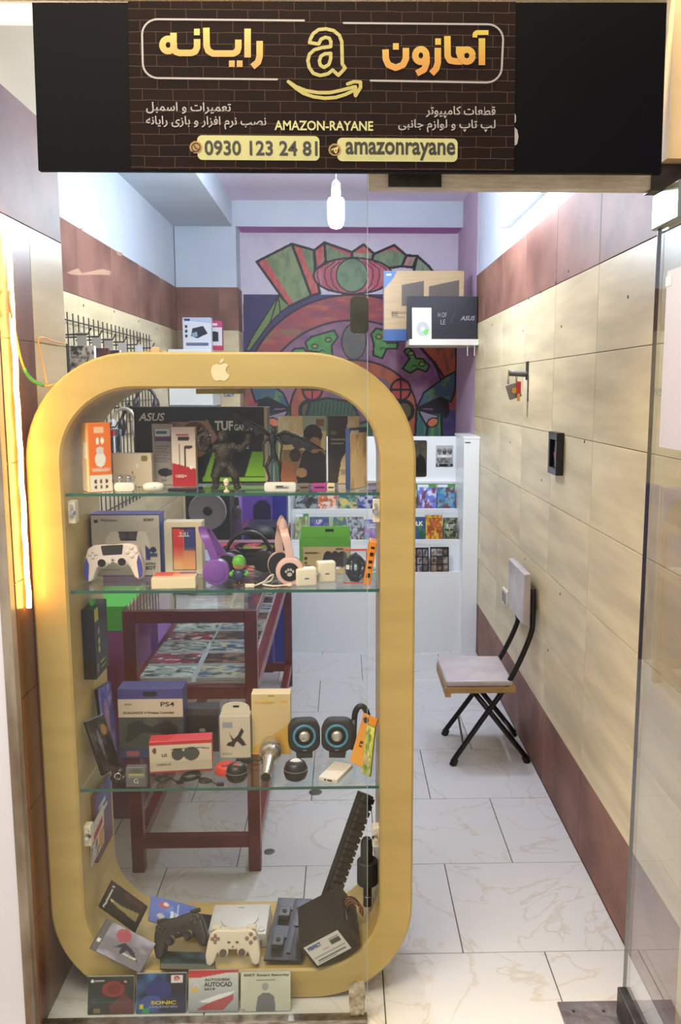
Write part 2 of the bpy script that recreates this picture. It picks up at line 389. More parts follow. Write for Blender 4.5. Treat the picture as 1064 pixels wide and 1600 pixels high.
# entrance jamb on the left: brown edge strip, beige behind it
wj = struct(ob('wall_front_left', MB().box(XL-.15, XJ-.006, -.018, YJ, 0, ZC+.2), M('cream_plaster', (230, 218, 186), .6)), 'left entrance jamb, brown and beige tiles')
JB = M('jamb_brown', (118, 74, 52), .35, n=(4, (96, 60, 44), (2, 2, .6), 5))
for r in range(8):
    z0, z1 = ROWS[r], ROWS[r+1]
    if r == 7: segs = [(-.018, YJ, BROWN)]
    else: segs = [(-.018, .215, JB), (.215, YJ, BEIGE if r else BROWN)]
    for a, b_, m in segs: ob('tile', MB().box(XJ-.006, XJ, a+.001, b_-.001, z0+.001, z1-.001), m, wj, bevel=.001, seg=1)
tile_wall(wj, 'y', YJ-.001, XL, XJ-.01, 0, 1, mats=BEIGE)
struct(ob('wall_front', MB().box(-2.4, -.847, -.048, -.02, 0, 3.3), M('white_panel', (222, 224, 232), .45)), 'white outside wall left of the shop front')
struct(ob('wall_front', MB().box(XR+.0, 2.4, -.16, -.1, 0, 3.3), CREAM), 'cream outside wall right of the door')
struct(ob('trim_3', MB().box(-.868, XR+.15, -.06, .06, 2.62, 3.3), CREAM), 'cream lintel over the shop front')
struct(ob('trim_4', MB().box(.752, XR, -.075, -.02, 2.245, 2.62), CREAM), 'cream end of the lintel beside the sign')
struct(ob('floor_outside', MB().box(-2.4, 2.4, -3.2, -.1, -.08, 0), M('pavement', (176, 168, 158), .6, n=(6, (150, 142, 134)))), 'pavement in front of the shop')
struct(ob('baseboard_left', MB().box(-.847, -.8215, -.05, -.018, 0, 2.62), M('worn_aluminium', (168, 158, 144), .5, .3, n=(14, (116, 100, 86), (1, 1, .3)))), 'worn aluminium post at the left edge of the glass')

# ---------------------------------------------------------------- shop-front glass, header, door
win = struct(ob('window_1', MB().box(-.8215, .06, -.005, .005, .022, 2.62), GLASS), 'fixed clear pane of the shop front')
ob('pane_edge', MB().box(.06, .0612, -.005, .005, .022, 2.62), M('glass_edge_pale', (170, 190, 190), .2), win)
ob('bottom_rail', MB().box(-.8215, .06, -.014, .014, 0, .014), STEEL, win)
a, b_ = PY(547, 464, 0), PY(575, 522, 0)
pl = rrect(a.x, .063, b_.z, a.z, .012)
ob('strike_patch', MB().prism(pl, -.014, .014), M('patch_dark', (92, 90, 80), .25, .6, n=(12, (66, 64, 56))), win, smooth=1)
a, b_ = PY(545, 1533, -.006), PY(571, 1586, -.006)
rs = random.Random(3); pts = []
for k in range(26):
    t = 2*math.pi*k/26; rr = .8+.35*rs.random(); pts.append(((a.x+b_.x)/2+(b_.x-a.x)/2*max(-1, min(1, rr*1.2*math.cos(t))), (a.z+b_.z)/2+(a.z-b_.z)/2*max(-1, min(1, rr*1.2*math.sin(t)))))
ob('sticker_residue', MB().prism(pts, -.0062, -.0052), M('residue', (128, 116, 92), .7, n=(60, (196, 186, 160))), win)
hd = struct(ob('trim_5', MB().box(.0625, .735, -.02, .02, 2.188, 2.226), M('pale_steel', (214, 204, 188), .4, .25, n=(20, (190, 178, 160), (1, 1, 6)))), 'steel transom bar over the door')
ob('clamp_plate', MB().box(PY(606, 280, 0).x, PY(688, 280, 0).x, -.026, .026, 2.19, 2.235), DARKST, hd)
ob('transom_glass', MB().box(.0625, XR, -.005, .005, 2.236, 2.62), GLASS, hd)
ob('pivot_block', MB().box(.735, XR, -.03, .026, 2.184, 2.243), DARKST, hd)
dr = struct(ob('door_1', MB().box(.760, .770, -.88, -.012, .06, 2.165), DOORGLASS), 'glass door standing open towards the street')
ob('pane_edge', MB().box(.760, .770, -.012, -.0105, .06, 2.165), M('glass_edge_dark', (96, 84, 60), .3), dr)
ob('hinge_patch', MB().box(.747, .783, -.17, -.004, 2.095, 2.178), M('patch_bright', (150, 158, 150), .22, .8, n=(10, (96, 100, 92))), dr, bevel=.004)
ob('hinge_patch', MB().box(.747, .783, -.17, -.004, .012, .092), DARKST, dr, bevel=.004)
ob('handle', MB().tube([(.735, -.78, .8), (.705, -.78, .8), (.705, -.78, 1.3), (.735, -.78, 1.3)], .012).cyl((.735, -.78, .8), (.76, -.78, .8), .012).cyl((.735, -.78, 1.3), (.76, -.78, 1.3), .012), STEEL, dr)
pp = [PX(1043, 424, .759), PX(1030, 698, .759)]
pos = ob('paper_poster', MB().box(.7585, .7597, -.62, pp[0].y, pp[1].z, pp[0].z), M('poster_paper', (184, 182, 194), .6, n=(3, (176, 174, 188)))); tag(pos, 'plain white paper sheet taped to the open glass door', 'poster')
ob('tape', MB().box(.7578, .7585, pp[0].y-.03, pp[0].y+.006, pp[0].z-.035, pp[0].z-.012), M('tape_grey', (190, 184, 190), .4), pos)
fp = ob('pivot_plate', MB().box(.598, .80, -.13, .052, 0, .006), M('plate_steel', (128, 122, 120), .4, .6, n=(14, (100, 92, 88)), bump=.3, bs=25), bevel=.001); tag(fp, 'scuffed steel floor plate under the door pivot', 'floor plate')
for (x, y) in ((896, 1580), (943, 1580)): p = PZ(x, y, .006); ob('screw', MB().cyl((p.x, p.y, .005), (p.x, p.y, .0075), .005, n=10), DARKST, fp)
a = PZ(628, 1599, 0); dm = ob('drain_grate', MB().box(a.x-.02, a.x+.07, -.09, -.03, 0, .008), DARKST); tag(dm, 'small dark metal floor stop by the threshold', 'door stop')
ob('slot', MB().box(a.x-.01, a.x+.06, -.068, -.052, .008, .0085), M('hole_black'), dm)

# ---------------------------------------------------------------- sign
YS = -.1
def sp(x, y, o=0): p = PY(x, y, YS-o); return (p.x, p.z)
SCL = 1350/2.07
cs = [sp(50, 4), sp(1042, 4), sp(1033, 271), sp(60, 266)]
SIGNB = M('banner_black', (7, 7, 11), .5, n=(1.5, (10, 10, 17)), bump=.04, bs=8, spec=.06)
sign = ob('shop_sign', MB().prism([cs[0], cs[1], cs[2], cs[3]], YS, YS+.018), SIGNB)
tag(sign, 'black banner sign over the shop front with gold Persian lettering', 'sign')
def brickmat():
    m = bpy.data.materials.new('brick_print'); m.use_nodes = True; nt = m.node_tree; N = nt.nodes; L = nt.links; b = N['Principled BSDF']; b.inputs['Roughness'].default_value = .6; b.inputs['Specular IOR Level'].default_value = .08
    tc = N.new('ShaderNodeTexCoord'); mp = N.new('ShaderNodeMapping'); mp.inputs['Rotation'].default_value = (R(90), 0, 0)
    no = N.new('ShaderNodeTexNoise'); no.inputs['Scale'].default_value = 28; no.inputs['Detail'].default_value = 3
    vm = N.new('ShaderNodeVectorMath'); vm.operation = 'MULTIPLY_ADD'; vm.inputs[1].default_value = (.004, .004, .004)
    L.new(tc.outputs['Object'], no.inputs['Vector']); L.new(tc.outputs['Object'], vm.inputs[2]); L.new(no.outputs['Color'], vm.inputs[0]); L.new(vm.outputs[0], mp.inputs[0])
    br = N.new('ShaderNodeTexBrick'); br.inputs['Scale'].default_value = 1; br.inputs['Brick Width'].default_value = .068; br.inputs['Row Height'].default_value = .0238
    br.inputs['Mortar Size'].default_value = .00075; br.inputs['Mortar Smooth'].default_value = .6
    br.inputs['Color1'].default_value = S(26, 14, 13); br.inputs['Color2'].default_value = S(20, 12, 12); br.inputs['Mortar'].default_value = S(78, 60, 52)
    L.new(mp.outputs[0], br.inputs['Vector']); L.new(br.outputs['Color'], b.inputs['Base Color']); return m
ob('printed_panel', MB().prism([sp(200, 2), sp(806, 3), sp(803, 267), sp(205, 265)], YS-.0008, YS), brickmat(), sign)
def strokes(name, paths, w, c0=(232, 220, 130), c1=None, o=.0016, ytop=0, ybot=1, cap=True):
    """flat lettering strokes given as pixel polylines on the banner"""
    vs, fs, cl = [], [], []
    def addp(pts):
        k = len(vs)
        for (x, y) in pts:
            q = sp(x, y, o); vs.append((q[0], YS-o-len(fs)*8e-6, q[1]))
            t = min(1, max(0, (y-ytop)/(ybot-ytop))); c = np.array(c0)*(1-t)+np.array(c1 if c1 is not None else c0)*t
            cl.append([lin(v) for v in c]+[1])
        fs.append(tuple(range(k, k+len(pts))))
    for p in paths:
        for (x0, y0), (x1, y1) in zip(p[:-1], p[1:]):
            d = math.hypot(x1-x0, y1-y0) or 1; nx, ny = -(y1-y0)/d*w/2, (x1-x0)/d*w/2
            addp([(x0-nx, y0-ny), (x1-nx, y1-ny), (x1+nx, y1+ny), (x0+nx, y0+ny)])
        for i, (x, y) in enumerate(p):
            if cap is True or 0 < i < len(p)-1: addp([(x+w/2*math.cos(t*math.pi/5), y+w/2*math.sin(t*math.pi/5)) for t in range(10)])
    me = bpy.data.meshes.new(name); me.from_pydata(vs, [], fs)
    me.color_attributes.new('Col', 'FLOAT_COLOR', 'POINT').data.foreach_set('color', np.array(cl, np.float32).ravel())
    return ob(name, me, printmat(), sign)
Z1 = lambda pts: [(220+x/4.836, 30+y/4.836) for x, y in pts]
Z2 = lambda pts: [(580+x/4.836, 30+y/4.836) for x, y in pts]
Z3 = lambda pts: [(440+x/6.65, 20+y/6.65) for x, y in pts]
ring = lambda cx, cy, rx, ry, n=18: [(cx+rx*math.cos(2*math.pi*i/n), cy+ry*math.sin(2*math.pi*i/n)) for i in range(n+1)]
def sq(cx, cy, h=22): return [(cx-h, cy), (cx+h, cy)]
G0, G1 = (172, 158, 66), (168, 116, 50)
kw = dict(c0=G0, c1=G1, ytop=45, ybot=112, cap=False)
strokes('gold_lettering', [Z1(p) for p in ([(247, 103), (247, 215), (262, 245), (290, 255), (380, 255), (410, 245), (425, 215), (425, 150)], ring(207, 195, 44, 47), sq(424, 97),
    [(495, 65), (497, 200), (510, 240), (545, 260), (700, 260), (728, 245), (737, 215), (737, 155)], sq(688, 337), sq(747, 337), [(807, 72), (807, 290)], [(898, 165), (898, 280), (886, 325), (843, 360)])], 10.2, **kw)
strokes('gold_lettering', [Z2(p) for p in ([(108, 228), (110, 300), (130, 345), (185, 367), (240, 345), (262, 300), (262, 217)], sq(186, 206), ring(375, 275, 42, 48), [(418, 275), (418, 330), (400, 380), (343, 410)],
    [(503, 217), (503, 330), (490, 375), (455, 412)], sq(505, 170), [(575, 128), (577, 280), (595, 312), (640, 320), (690, 320)], ring(722, 276, 44, 46), [(640, 232), (722, 232)], [(660, 240), (680, 300)], [(836, 145), (836, 348)])], 10.2, **kw)
strokes('gold_lettering', [Z2([(783, 138), (784, 112), (798, 101), (886, 101)])], 7.4, **kw)
strokes('letter_emblem', [Z3([(290, 310), (300, 270), (330, 215), (385, 175), (460, 167), (540, 185), (600, 235), (625, 300), (628, 420), (630, 530), (660, 575), (590, 650), (530, 595), (480, 635), (400, 652), (330, 630), (288, 570), (272, 500), (290, 430), (340, 385), (420, 362), (510, 352), (512, 300), (495, 265), (455, 255), (410, 275), (385, 325), (290, 310)]),
    Z3([(510, 422), (510, 480), (490, 540), (440, 568), (402, 545), (392, 500), (410, 450), (450, 427), (510, 422)])], 5.4, (148, 140, 74))
strokes('arrow_emblem', [Z3([(70, 715), (150, 768), (250, 808), (380, 830), (500, 830), (620, 805), (760, 768)]), Z3([(70, 715), (150, 785), (230, 838), (330, 872), (450, 888), (560, 880), (660, 850), (745, 810)]),
    Z3([(685, 740), (750, 716), (820, 720), (820, 775), (768, 862)]), Z3([(768, 770), (765, 855)])], 5.4, (148, 140, 74))
def arc(cx, cy, r, a0, a1, n=7): return [(cx+r*math.cos(R(a0+(a1-a0)*i/n)), cy+r*math.sin(R(a0+(a1-a0)*i/n))) for i in range(n+1)]
strokes('white_border', [[(475, 32)]+arc(246, 54, 24, 270, 180)+arc(247, 98, 24, 180, 90)+[(433, 124)], [(537, 36)]+arc(762, 62, 24, -90, 0)+arc(760, 105, 24, 0, 90)+[(579, 126)]], 3.0, (140, 137, 140))
WL = M('sign_white', (138, 135, 138), .5); GL = M('sign_cream', (164, 164, 112), .5); DK = M('sign_ink', (18, 18, 18), .5); GO = M('sign_gold', (176, 140, 70), .5)
def stext(body, x0, x1, y0, y1, mat, bold=.015, o=.003):
    a, b_ = sp(x0, y1), sp(x1, y0)
    text(body, sign, (a[0]+b_[0])/2, (a[1]+b_[1])/2, mat, w=b_[0]-a[0], h=b_[1]-a[1], y=YS-o, bold=bold)
stext(fa('قطعات کامپیوتر'), 665, 774, 167, 185, WL); stext(fa('لپ تاپ و لوازم جانبی'), 622, 774, 188, 207, WL)
stext(fa('تعمیرات و اسمبل'), 229, 361, 161, 178, WL); stext(fa('نصب نرم افزار و بازی رایانه'), 229, 416, 183, 202, WL)
stext('AMAZON-RAYANE', 429, 583, 190, 204, GL, .02)
for (x0, x1, y0, y1, cx, cy) in ((309, 499, 213, 250, 306, 230), (527, 715, 217, 252, 523, 234)):
    a, b_ = sp(x0, y1), sp(x1, y0)
    ob('text_plate', MB().prism(rrect(a[0], b_[0], a[1], b_[1], .011), YS-.0016, YS-.0008), GL, sign)
    strokes('icon_disc', [[(cx, cy), (cx+.1, cy)]], 20, (146, 114, 56), o=.0024)
    if cx < 400: strokes('icon', [arc(cx, cy, 6.5, 100, 440, 16)+[(cx-6, cy+7)], [(cx-2.5, cy-3), (cx-1, cy+1), (cx+3, cy+3)]], 1.6, (30, 24, 16), o=.0032)
    else:
        strokes('icon', [[(cx, cy), (cx+.1, cy)]], 15, (24, 20, 16), o=.0028)
        strokes('icon', [[(cx-5, cy), (cx+5, cy-4), (cx+2, cy+5), (cx-1, cy+1)], [(cx+5, cy-4), (cx-1, cy+1)]], 1.6, (200, 170, 100), o=.0034)
stext('0930 123 24 81', 320, 496, 221, 243, DK, .02); stext('amazonrayane', 540, 711, 223, 250, DK, .02)
a = sp(805, 215)
ob('old_print_scrap', MB().prism([sp(804, 199), sp(808, 203), sp(810, 214), sp(808, 225), sp(804, 228)], YS-.001, YS), WL, sign)
ob('old_print_scrap', MB().prism([sp(804, 177), sp(806, 181), sp(806, 190), sp(804, 193)], YS-.001, YS), WL, sign)

# ---------------------------------------------------------------- lamps
WARM = M('led_warm', (255, 190, 92), .4, emit=34)
ls = empty('led_strip', (XJ+.012, .03, 1.15)); tag(ls, 'glowing warm LED strip running up the left jamb', 'led strip')
p0, p1 = PX(6, 352, XJ+.01), PX(38, 965, XJ+.01)
zz = [(XJ+.0115+.0012*math.sin(k*2.1), .036+.002*math.sin(k*1.3), 1.16+(2.12-1.16)*k/24) for k in range(25)]
ob('glowing_tube', MB().tube([(x-ls.location.x, y-ls.location.y, z-ls.location.z) for x, y, z in zz], .0065), WARM, ls, smooth=2)
lt = bpy.data.lights.new('led_strip_light', 'AREA')
def curvepts(pts, n=6):
    out = []; P_ = [Vector(p) for p in pts]
    for i in range(len(P_)-1):
        a, b_, c, d = P_[max(i-1, 0)], P_[i], P_[i+1], P_[min(i+2, len(P_)-1)]
        for k in range(n):
            t = k/n; out.append(.5*((2*b_)+(c-a)*t+(2*a-5*b_+4*c-d)*t*t+(3*b_-a-3*c+d)*t**3))
    return out+[P_[-1]]
wire = empty('lamp_wire', (0, 0, 0)); tag(wire, 'thin amber wire with green tape looping from jamb to display frame', 'wire')
wp_ = [PX(18, 440, XJ+.006), PX(14, 470, XJ+.012), PX(24, 520, XJ+.012), PX(34, 565, XJ+.012), PX(48, 592, XJ+.02), PX(72, 603, XJ+.05), PX(84, 601, XJ+.065)]
ob('wire', MB().tube(curvepts(wp_), .003, 6), M('amber_wire', (240, 170, 70), .4), wire, smooth=2)
ob('green_tape', MB().tube(curvepts(wp_)[20:30], .0048, 8), M('green_tape', (70, 150, 60), .5), wire, smooth=2)
ob('wire', MB().tube(curvepts([PX(73, 600, XJ+.05), PX(66, 565, XJ+.02), PX(60, 535, XJ+.012), PX(66, 527, XJ+.01), PX(82, 533, XJ+.01), PX(101, 537, XJ+.01)]), .0022, 6), M('amber_wire'), wire, smooth=2)
bt = empty('led_batten', (XR-.03, 1.9, 2.57)); tag(bt, 'bright LED batten lamp on the upper right wall', 'lamp')
ob('housing', MB().box(.01, .036, -.63, .63, -.018, .018), M('lamp_white', (235, 235, 240), .4), bt, bevel=.003)
ob('lit_tube', MB().cyl((-.004, -.6, 0), (-.004, .6, 0), .013, n=12), M('led_cool', (228, 238, 255), .3, emit=110), bt)
for s in (-1, 1): ob('end_cap', MB().box(-.02, .012, s*.615-.014, s*.615+.014, -.017, .017), M('lamp_white'), bt, bevel=.003)
pb = PY(525, 328, 2.15)
bl = empty('hanging_bulb', (pb.x, 2.15, pb.z)); tag(bl, 'lit white LED bulb hanging from the ceiling', 'lamp')
ob('lit_bulb', MB().lathe([(.004, -.087), (.025, -.081), (.036, -.063), (.04, -.03), (.04, .038), (.034, .053), (.02, .058)], n=20), M('bulb_lit', (230, 243, 255), .3, emit=620), bl, smooth=1)
ob('socket', MB().lathe([(.02, .06), (.022, .075), (.022, .12), (.012, .135), (.004, .14)], n=16), M('socket_white', (225, 225, 230), .5), bl, smooth=1)
ob('flex', MB().cyl((0, 0, .138), (0, 0, ZC-pb.z), .003, n=6), M('socket_white'), bl)

# ---------------------------------------------------------------- mural on the back wall
def mural():
    x0, x1, z0, z1 = -.757, XR, 1.0, 2.86
    nx, ny = 400, 430
    X, Z = np.meshgrid(np.linspace(x0, x1, nx), np.linspace(z0, z1, ny))
    q = np.stack([X-CAM.x, np.full(X.shape, YB-.002-CAM.y), Z-CAM.z], -1)
    d = q @ np.array(FW); U = CPX+CF*(q @ np.array(RT))/d; V = CPY-CF*(q @ np.array(UP))/d     # drawing coordinates
    c = Cv(U, V, (212, 204, 216)); K = (26, 20, 24)
    c.noise(.05, .05, (200, 190, 208), .6, 3)
    c.rect(380, 460, 900, 900, (60, 48, 92)); c.noise(.06, .06, (74, 58, 112), .7, 5, (V > 460).astype(float))
    RED, GRN, PNK = (176, 84, 84), (120, 142, 104), (178, 108, 130)
    def fan(pts, col, red=None, w=4):
        m = c.inpoly(pts); c.mix(m, col); c.noise(.12, .05, (150, 160, 110), .5, 9, m.astype(float)); c.noise(.2, .08, (86, 112, 84), .5, 19, m.astype(float))
        if red:
            mr = c.inpoly(red) & m; c.mix(mr, (190, 84, 80)); c.noise(.2, .1, (214, 130, 110), .5, 21, mr.astype(float))
        c.line(pts+[pts[0]], w, K)
    fan([(401, 409), (456, 381), (487, 462), (451, 479)], (132, 148, 104), [(401, 409), (414, 403), (462, 479), (451, 479)])
    fan([(456, 381), (491, 391), (492, 425), (500, 458), (486, 462)], GRN, [(456, 381), (470, 384), (482, 420), (500, 440), (506, 462), (484, 462)])
    fan([(491, 391), (507, 379), (509, 408), (494, 426)], (190, 110, 100), [(491, 391), (507, 379), (503, 400), (494, 426)])
    fan([(507, 379), (550, 394), (550, 403), (509, 410)], GRN, [(507, 379), (550, 394), (550, 402), (516, 386)])
    fan([(550, 394), (568, 382), (584, 396), (580, 412), (550, 404)], (150, 150, 124), [(550, 394), (568, 382), (584, 396), (560, 396)])
    fan([(584, 397), (616, 383), (635, 399), (628, 416), (600, 420), (580, 412)], GRN, [(584, 397), (616, 383), (635, 399), (614, 390)])
    fan([(635, 399), (652, 400), (645, 418), (628, 416)], (196, 130, 140)); fan([(652, 400), (669, 415), (690, 440), (645, 430)], (130, 150, 130))
    fan([(690, 440), (700, 466), (640, 466), (640, 425)], GRN)
    # eye with striped lids
    m = ((U-552)/62)**2+((V-431)/28)**2 <= 1; c.mix(m, (184, 92, 104)); c.noise(.12, .03, (196, 124, 134), .8, 31, m.astype(float))
    for dx in (-48, -37, -27, 27, 37, 48):
        k = 1 if dx > 0 else -1; c.line([(550+dx*.72, 409), (550+dx+k*5, 420), (550+dx+k*6, 432), (550+dx+k*2, 446), (550+dx*.75, 455)], 1.8, (90, 30, 50))
    c.line([(552+62*math.cos(t*math.pi/24), 431+28*math.sin(t*math.pi/24)) for t in range(49)], 3, K)
    c.ell(550, 430, 25.5, 27, K); c.ell(550, 430, 23.5, 25, (124, 148, 112)); m = (((U-550)/23)**2+((V-430)/25)**2 <= 1).astype(float); c.noise(.1, .1, (98, 120, 92), .7, 41, m)
    # left spear leaves
    for pts in ([(435, 462), (422, 504), (390, 548), (384, 548), (395, 525)], [(436, 462), (452, 478), (424, 498)], [(435, 462), (438, 488), (422, 504)]):
        c.poly(pts, (110, 136, 74), out=K, w=2)
    c.poly([(700, 466), (712, 490), (714, 545), (700, 520), (676, 480)], (110, 136, 74), out=K, w=2)
    # outer red arch
    def arch(cx, cy, rx, ry): return (((U-cx)/rx)**2+((V-cy)/ry)**2 <= 1)
    m = arch(552, 624, 170, 162) & (V < 640); c.mix(arch(552, 624, 173, 165) & (V < 640), K); c.mix(m, (160, 72, 76))
    c.noise(.03, .09, (196, 104, 74), .7, 51, m.astype(float)); c.noise(.04, .16, (120, 62, 96), .6, 53, m.astype(float)); c.noise(.05, .1, (130, 120, 72), .7, 57, (m & (V > 515) & (U < 470)).astype(float))
    c.noise(.05, .12, (176, 92, 46), .8, 58, (m & (U > 640)).astype(float))
    m = arch(552, 622, 139, 120) & (V < 640); c.mix(arch(552, 622, 142, 123) & (V < 640), K); c.mix(m, (134, 92, 120)); c.noise(.04, .05, (104, 48, 108), .8, 61, (m & (V > 515)).astype(float)); c.noise(.06, .06, (160, 120, 130), .5, 63, m.astype(float))
    c.ell(553, 534, 20, 29, K); c.ell(553, 534, 18, 27, (96, 96, 94)); c.noise(.1, .1, (130, 104, 90), .6, 65, (((U-553)/18)**2+((V-534)/27)**2 <= 1).astype(float))
    for pts, eyes in (([(477, 535), (487, 526), (522, 516), (528, 527), (518, 540), (520, 562), (501, 562), (497, 550), (481, 548)], [(492, 541), (513, 531)]),
                      ([(580, 522), (588, 513), (601, 516), (605, 536), (622, 536), (620, 545), (604, 545), (597, 560), (583, 555), (584, 538)], [(592, 526)]),
                      ([(631, 549), (638, 543), (646, 550), (650, 560), (661, 561), (671, 572), (666, 581), (652, 576), (641, 583), (629, 576), (640, 560)], [(642, 552), (659, 569)]),
                      ([(448, 560), (460, 545), (474, 544), (484, 556), (478, 572), (455, 574)], [(466, 557)])):
        m = c.inpoly(pts); c.mix(m, (76, 138, 68)); c.noise(.2, .2, (110, 158, 84), .6, 71, m.astype(float)); c.line(pts+[pts[0]], 3, K)
        for ex, ey in eyes: c.ell(ex, ey, 5.6, 4.4, K); c.ell(ex, ey, 3.8, 2.6, (140, 146, 70))
        mx = sum(p[0] for p in pts)/len(pts); my = sum(p[1] for p in pts)/len(pts); c.line([(mx-4, my+9), (mx, my+6), (mx+4, my+9)], 1.6, K)
    # inner doorway arch
    m = (arch(552, 640, 97, 76) & (V < 640)) | ((abs(U-552) < 97) & (V >= 640) & (V < 760)); c.mix((arch(552, 640, 100, 79) & (V < 640)) | ((abs(U-552) < 100) & (V >= 640) & (V < 760)), K)
    c.mix(m, (172, 92, 58)); c.noise(.08, .05, (140, 70, 74), .7, 81, m.astype(float))
    m = (arch(552, 646, 82, 66) & (V < 646)) | ((abs(U-552) < 80) & (V >= 646) & (V < 760)); c.mix(m, (120, 84, 108)); c.noise(.1, .06, (176, 84, 90), .8, 83, m.astype(float)); c.noise(.1, .1, (84, 112, 88), .6, 87, m.astype(float))
    for cx in (626, 488):
        c.ell(cx, 609, 17, 18, K); c.ell(cx, 609, 13.5, 14.5, (178, 68, 66)); c.line([(cx, 593), (cx, 625)], 3, K); c.line([(cx-15, 609), (cx+15, 609)], 3, K)
        c.ell(cx+(6 if cx > 550 else -6), 642, 16, 18, K); c.ell(cx+(6 if cx > 550 else -6), 642, 10, 12, (92, 82, 44))
    c.poly([(478, 650), (484, 628), (510, 622), (550, 628), (560, 650), (520, 660)], (54, 84, 60), out=K, w=4)
    for k in range(12): c.line([(486+k*6, 628), (483+k*6, 650)], 2, (30, 50, 36))
    c.poly([(470, 672), (500, 650), (560, 662), (600, 652), (630, 672), (560, 700)], (70, 100, 66), out=K, w=4)
    # side horns, beaks, stalks (right and left)
    for sg in (0, 1):
        F = (lambda pts: [(1104-x, y) for x, y in pts]) if sg else (lambda pts: pts)
        h = F([(655, 541), (712, 520), (714, 600), (706, 615), (694, 590), (680, 568)]); m = c.inpoly(h) & (not sg); c.mix(m, (176, 82, 52)); c.noise(.15, .04, (70, 66, 60), .7, 91, m.astype(float)); c.line(h+[h[0]], 4, K) if not sg else None
        h = F([(694, 590), (712, 580), (711, 610), (705, 628), (688, 621), (651, 638), (662, 614)]); m = c.inpoly(h); c.mix(m, (66, 92, 110)); c.noise(.12, .08, (98, 142, 70), .9, 93, m.astype(float)); c.line(h+[h[0]], 3, K)
        c.poly(F([(651, 638), (685, 621), (700, 628), (702, 645), (696, 653), (686, 648), (675, 637)]), (14, 12, 16), out=K, w=2)
        h = F([(651, 640), (690, 646), (690, 760), (644, 760)]); m = c.inpoly(h); c.mix(m, (58, 104, 104)); c.noise(.16, .03, (104, 150, 60), .9, 95, m.astype(float)); c.line(h+[h[0]], 4, K)
        c.poly(F([(654, 641), (686, 650), (668, 668)]), (150, 140, 160), out=K, w=2)
        q = F([(676, 660)])[0]; c.ell(q[0], q[1], 10, 7.5, K, rot=-.5 if not sg else .5); c.ell(q[0], q[1], 8, 5.5, (214, 122, 80), rot=-.5 if not sg else .5)
        c.line(F([(655, 645), (668, 668), (664, 700), (652, 740)]), 3, K)
    c.rect(713, 460, 900, 900, (150, 116, 150)) if False else None
    ob('painted_mural', gridmesh('painted_mural', np.stack([X, np.full(X.shape, YB-.002), Z], -1), c.c), printmat('mural_paint', .55), wb)
mural()
# ================================================================ FURNITURE AND THINGS INSIDE THE SHOP
WHITE = M('white_board', (240, 244, 243), .35); BLACK = M('black_plastic', (22, 22, 24), .38); MATTE = M('matte_black', (26, 26, 28), .6)
INK = M('ink_black', (22, 22, 24), .5); INKW = M('ink_white', (236, 232, 226), .5); GREYP = M('grey_plastic', (120, 120, 124), .45)
def abstract(pal, seed, sx=5, sy=6, frame=None):
    """mottled cover picture in a palette"""
    def f(c):
        rs = random.Random(seed); c.c[:] = pal[0]
        for i, p in enumerate(pal[1:]): c.noise(sx*(1+.4*i), sy*(1+.4*i), p, .9, seed*7+i*3, lo=.42, hi=.6)
        for _ in range(4):
            k = rs.choice(pal); c.ell(.2+.6*rs.random(), .2+.55*rs.random(), .06+.16*rs.random(), .05+.13*rs.random(), k, .8, rs.random()*3)
        if frame: c.rect(0, .9, 1, 1, frame)
    return f
def carton(name, label, cat, w, h, d, col, loc, fn=None, rot=(0, 0, 0), group=None, rough=.4, bev=.0012, res=.0022, margin=.001, pmat=None):
    """upright box: origin at the middle of the front bottom edge, front looks along -y"""
    m = col if not isinstance(col, tuple) else M('card_%d_%d_%d' % col, col, rough)
    o = ob(name, MB().box(-w/2, w/2, 0, d, 0, h), m, bevel=bev, seg=1, loc=loc, rot=rot); tag(o, label, cat, group)
    if fn: printed('front_print', w-2*margin, h-2*margin, fn, o, z=margin, res=res, mat=pmat)
    return o
# ---------------------------------------------------------------- stepped display rack
rk = empty('display_rack', (.22, 3.35, 0)); tag(rk, 'white stepped display rack for game cases against the back wall', 'display rack')
x0, x1 = -.56, .55          # local x of the stepped part (world -.34 .. .77)
ob('base_panel', MB().box(x0, x1, 0, .02, 0, .5015), WHITE, rk, bevel=.001)
ob('side_post', MB().box(x1, .65, -.02, .4, 0, 1.40), WHITE, rk, bevel=.002)
ob('post_cap', MB().box(x1-.004, .652, -.022, .43, 1.40, 1.415), WHITE, rk, bevel=.002)
ob('catch', MB().box(x1+.005, x1+.04, -.0225, -.02, 1.375, 1.381), BLACK, rk)
steps = [(.0, .52), (.12, .715), (.24, .905)]      # local y of the ledge front, height
for (y, z) in steps:
    ob('ledge', MB().box(x0, x1, y, y+.119, z-.018, z), WHITE, rk, bevel=.001)
    ob('ledge_lip', MB().box(x0, x1, y, y+.012, z+.0005, z+.014), WHITE, rk, bevel=.001)
ob('step_panel', MB().box(x0, x1, .121, .13, .5205, .6965), WHITE, rk); ob('step_panel', MB().box(x0, x1, .241, .25, .7155, .8865), WHITE, rk)
ob('step_panel', MB().box(x0, x1, .361, .37, .9055, 1.0745), WHITE, rk)
ob('back_panel', MB().box(x0, x1, .385, .40, 1.09, 1.395), WHITE, rk)
ob('top_ledge', MB().box(x0, x1, .355, .40, 1.075, 1.09), WHITE, rk)
ob('panel_seam', MB().box(-.185, -.183, .384, .3851, 1.09, 1.395), GREYP, rk)
ob('side_end', MB().box(x0-.015, x0, 0, .4, 0, 1.395), WHITE, rk)
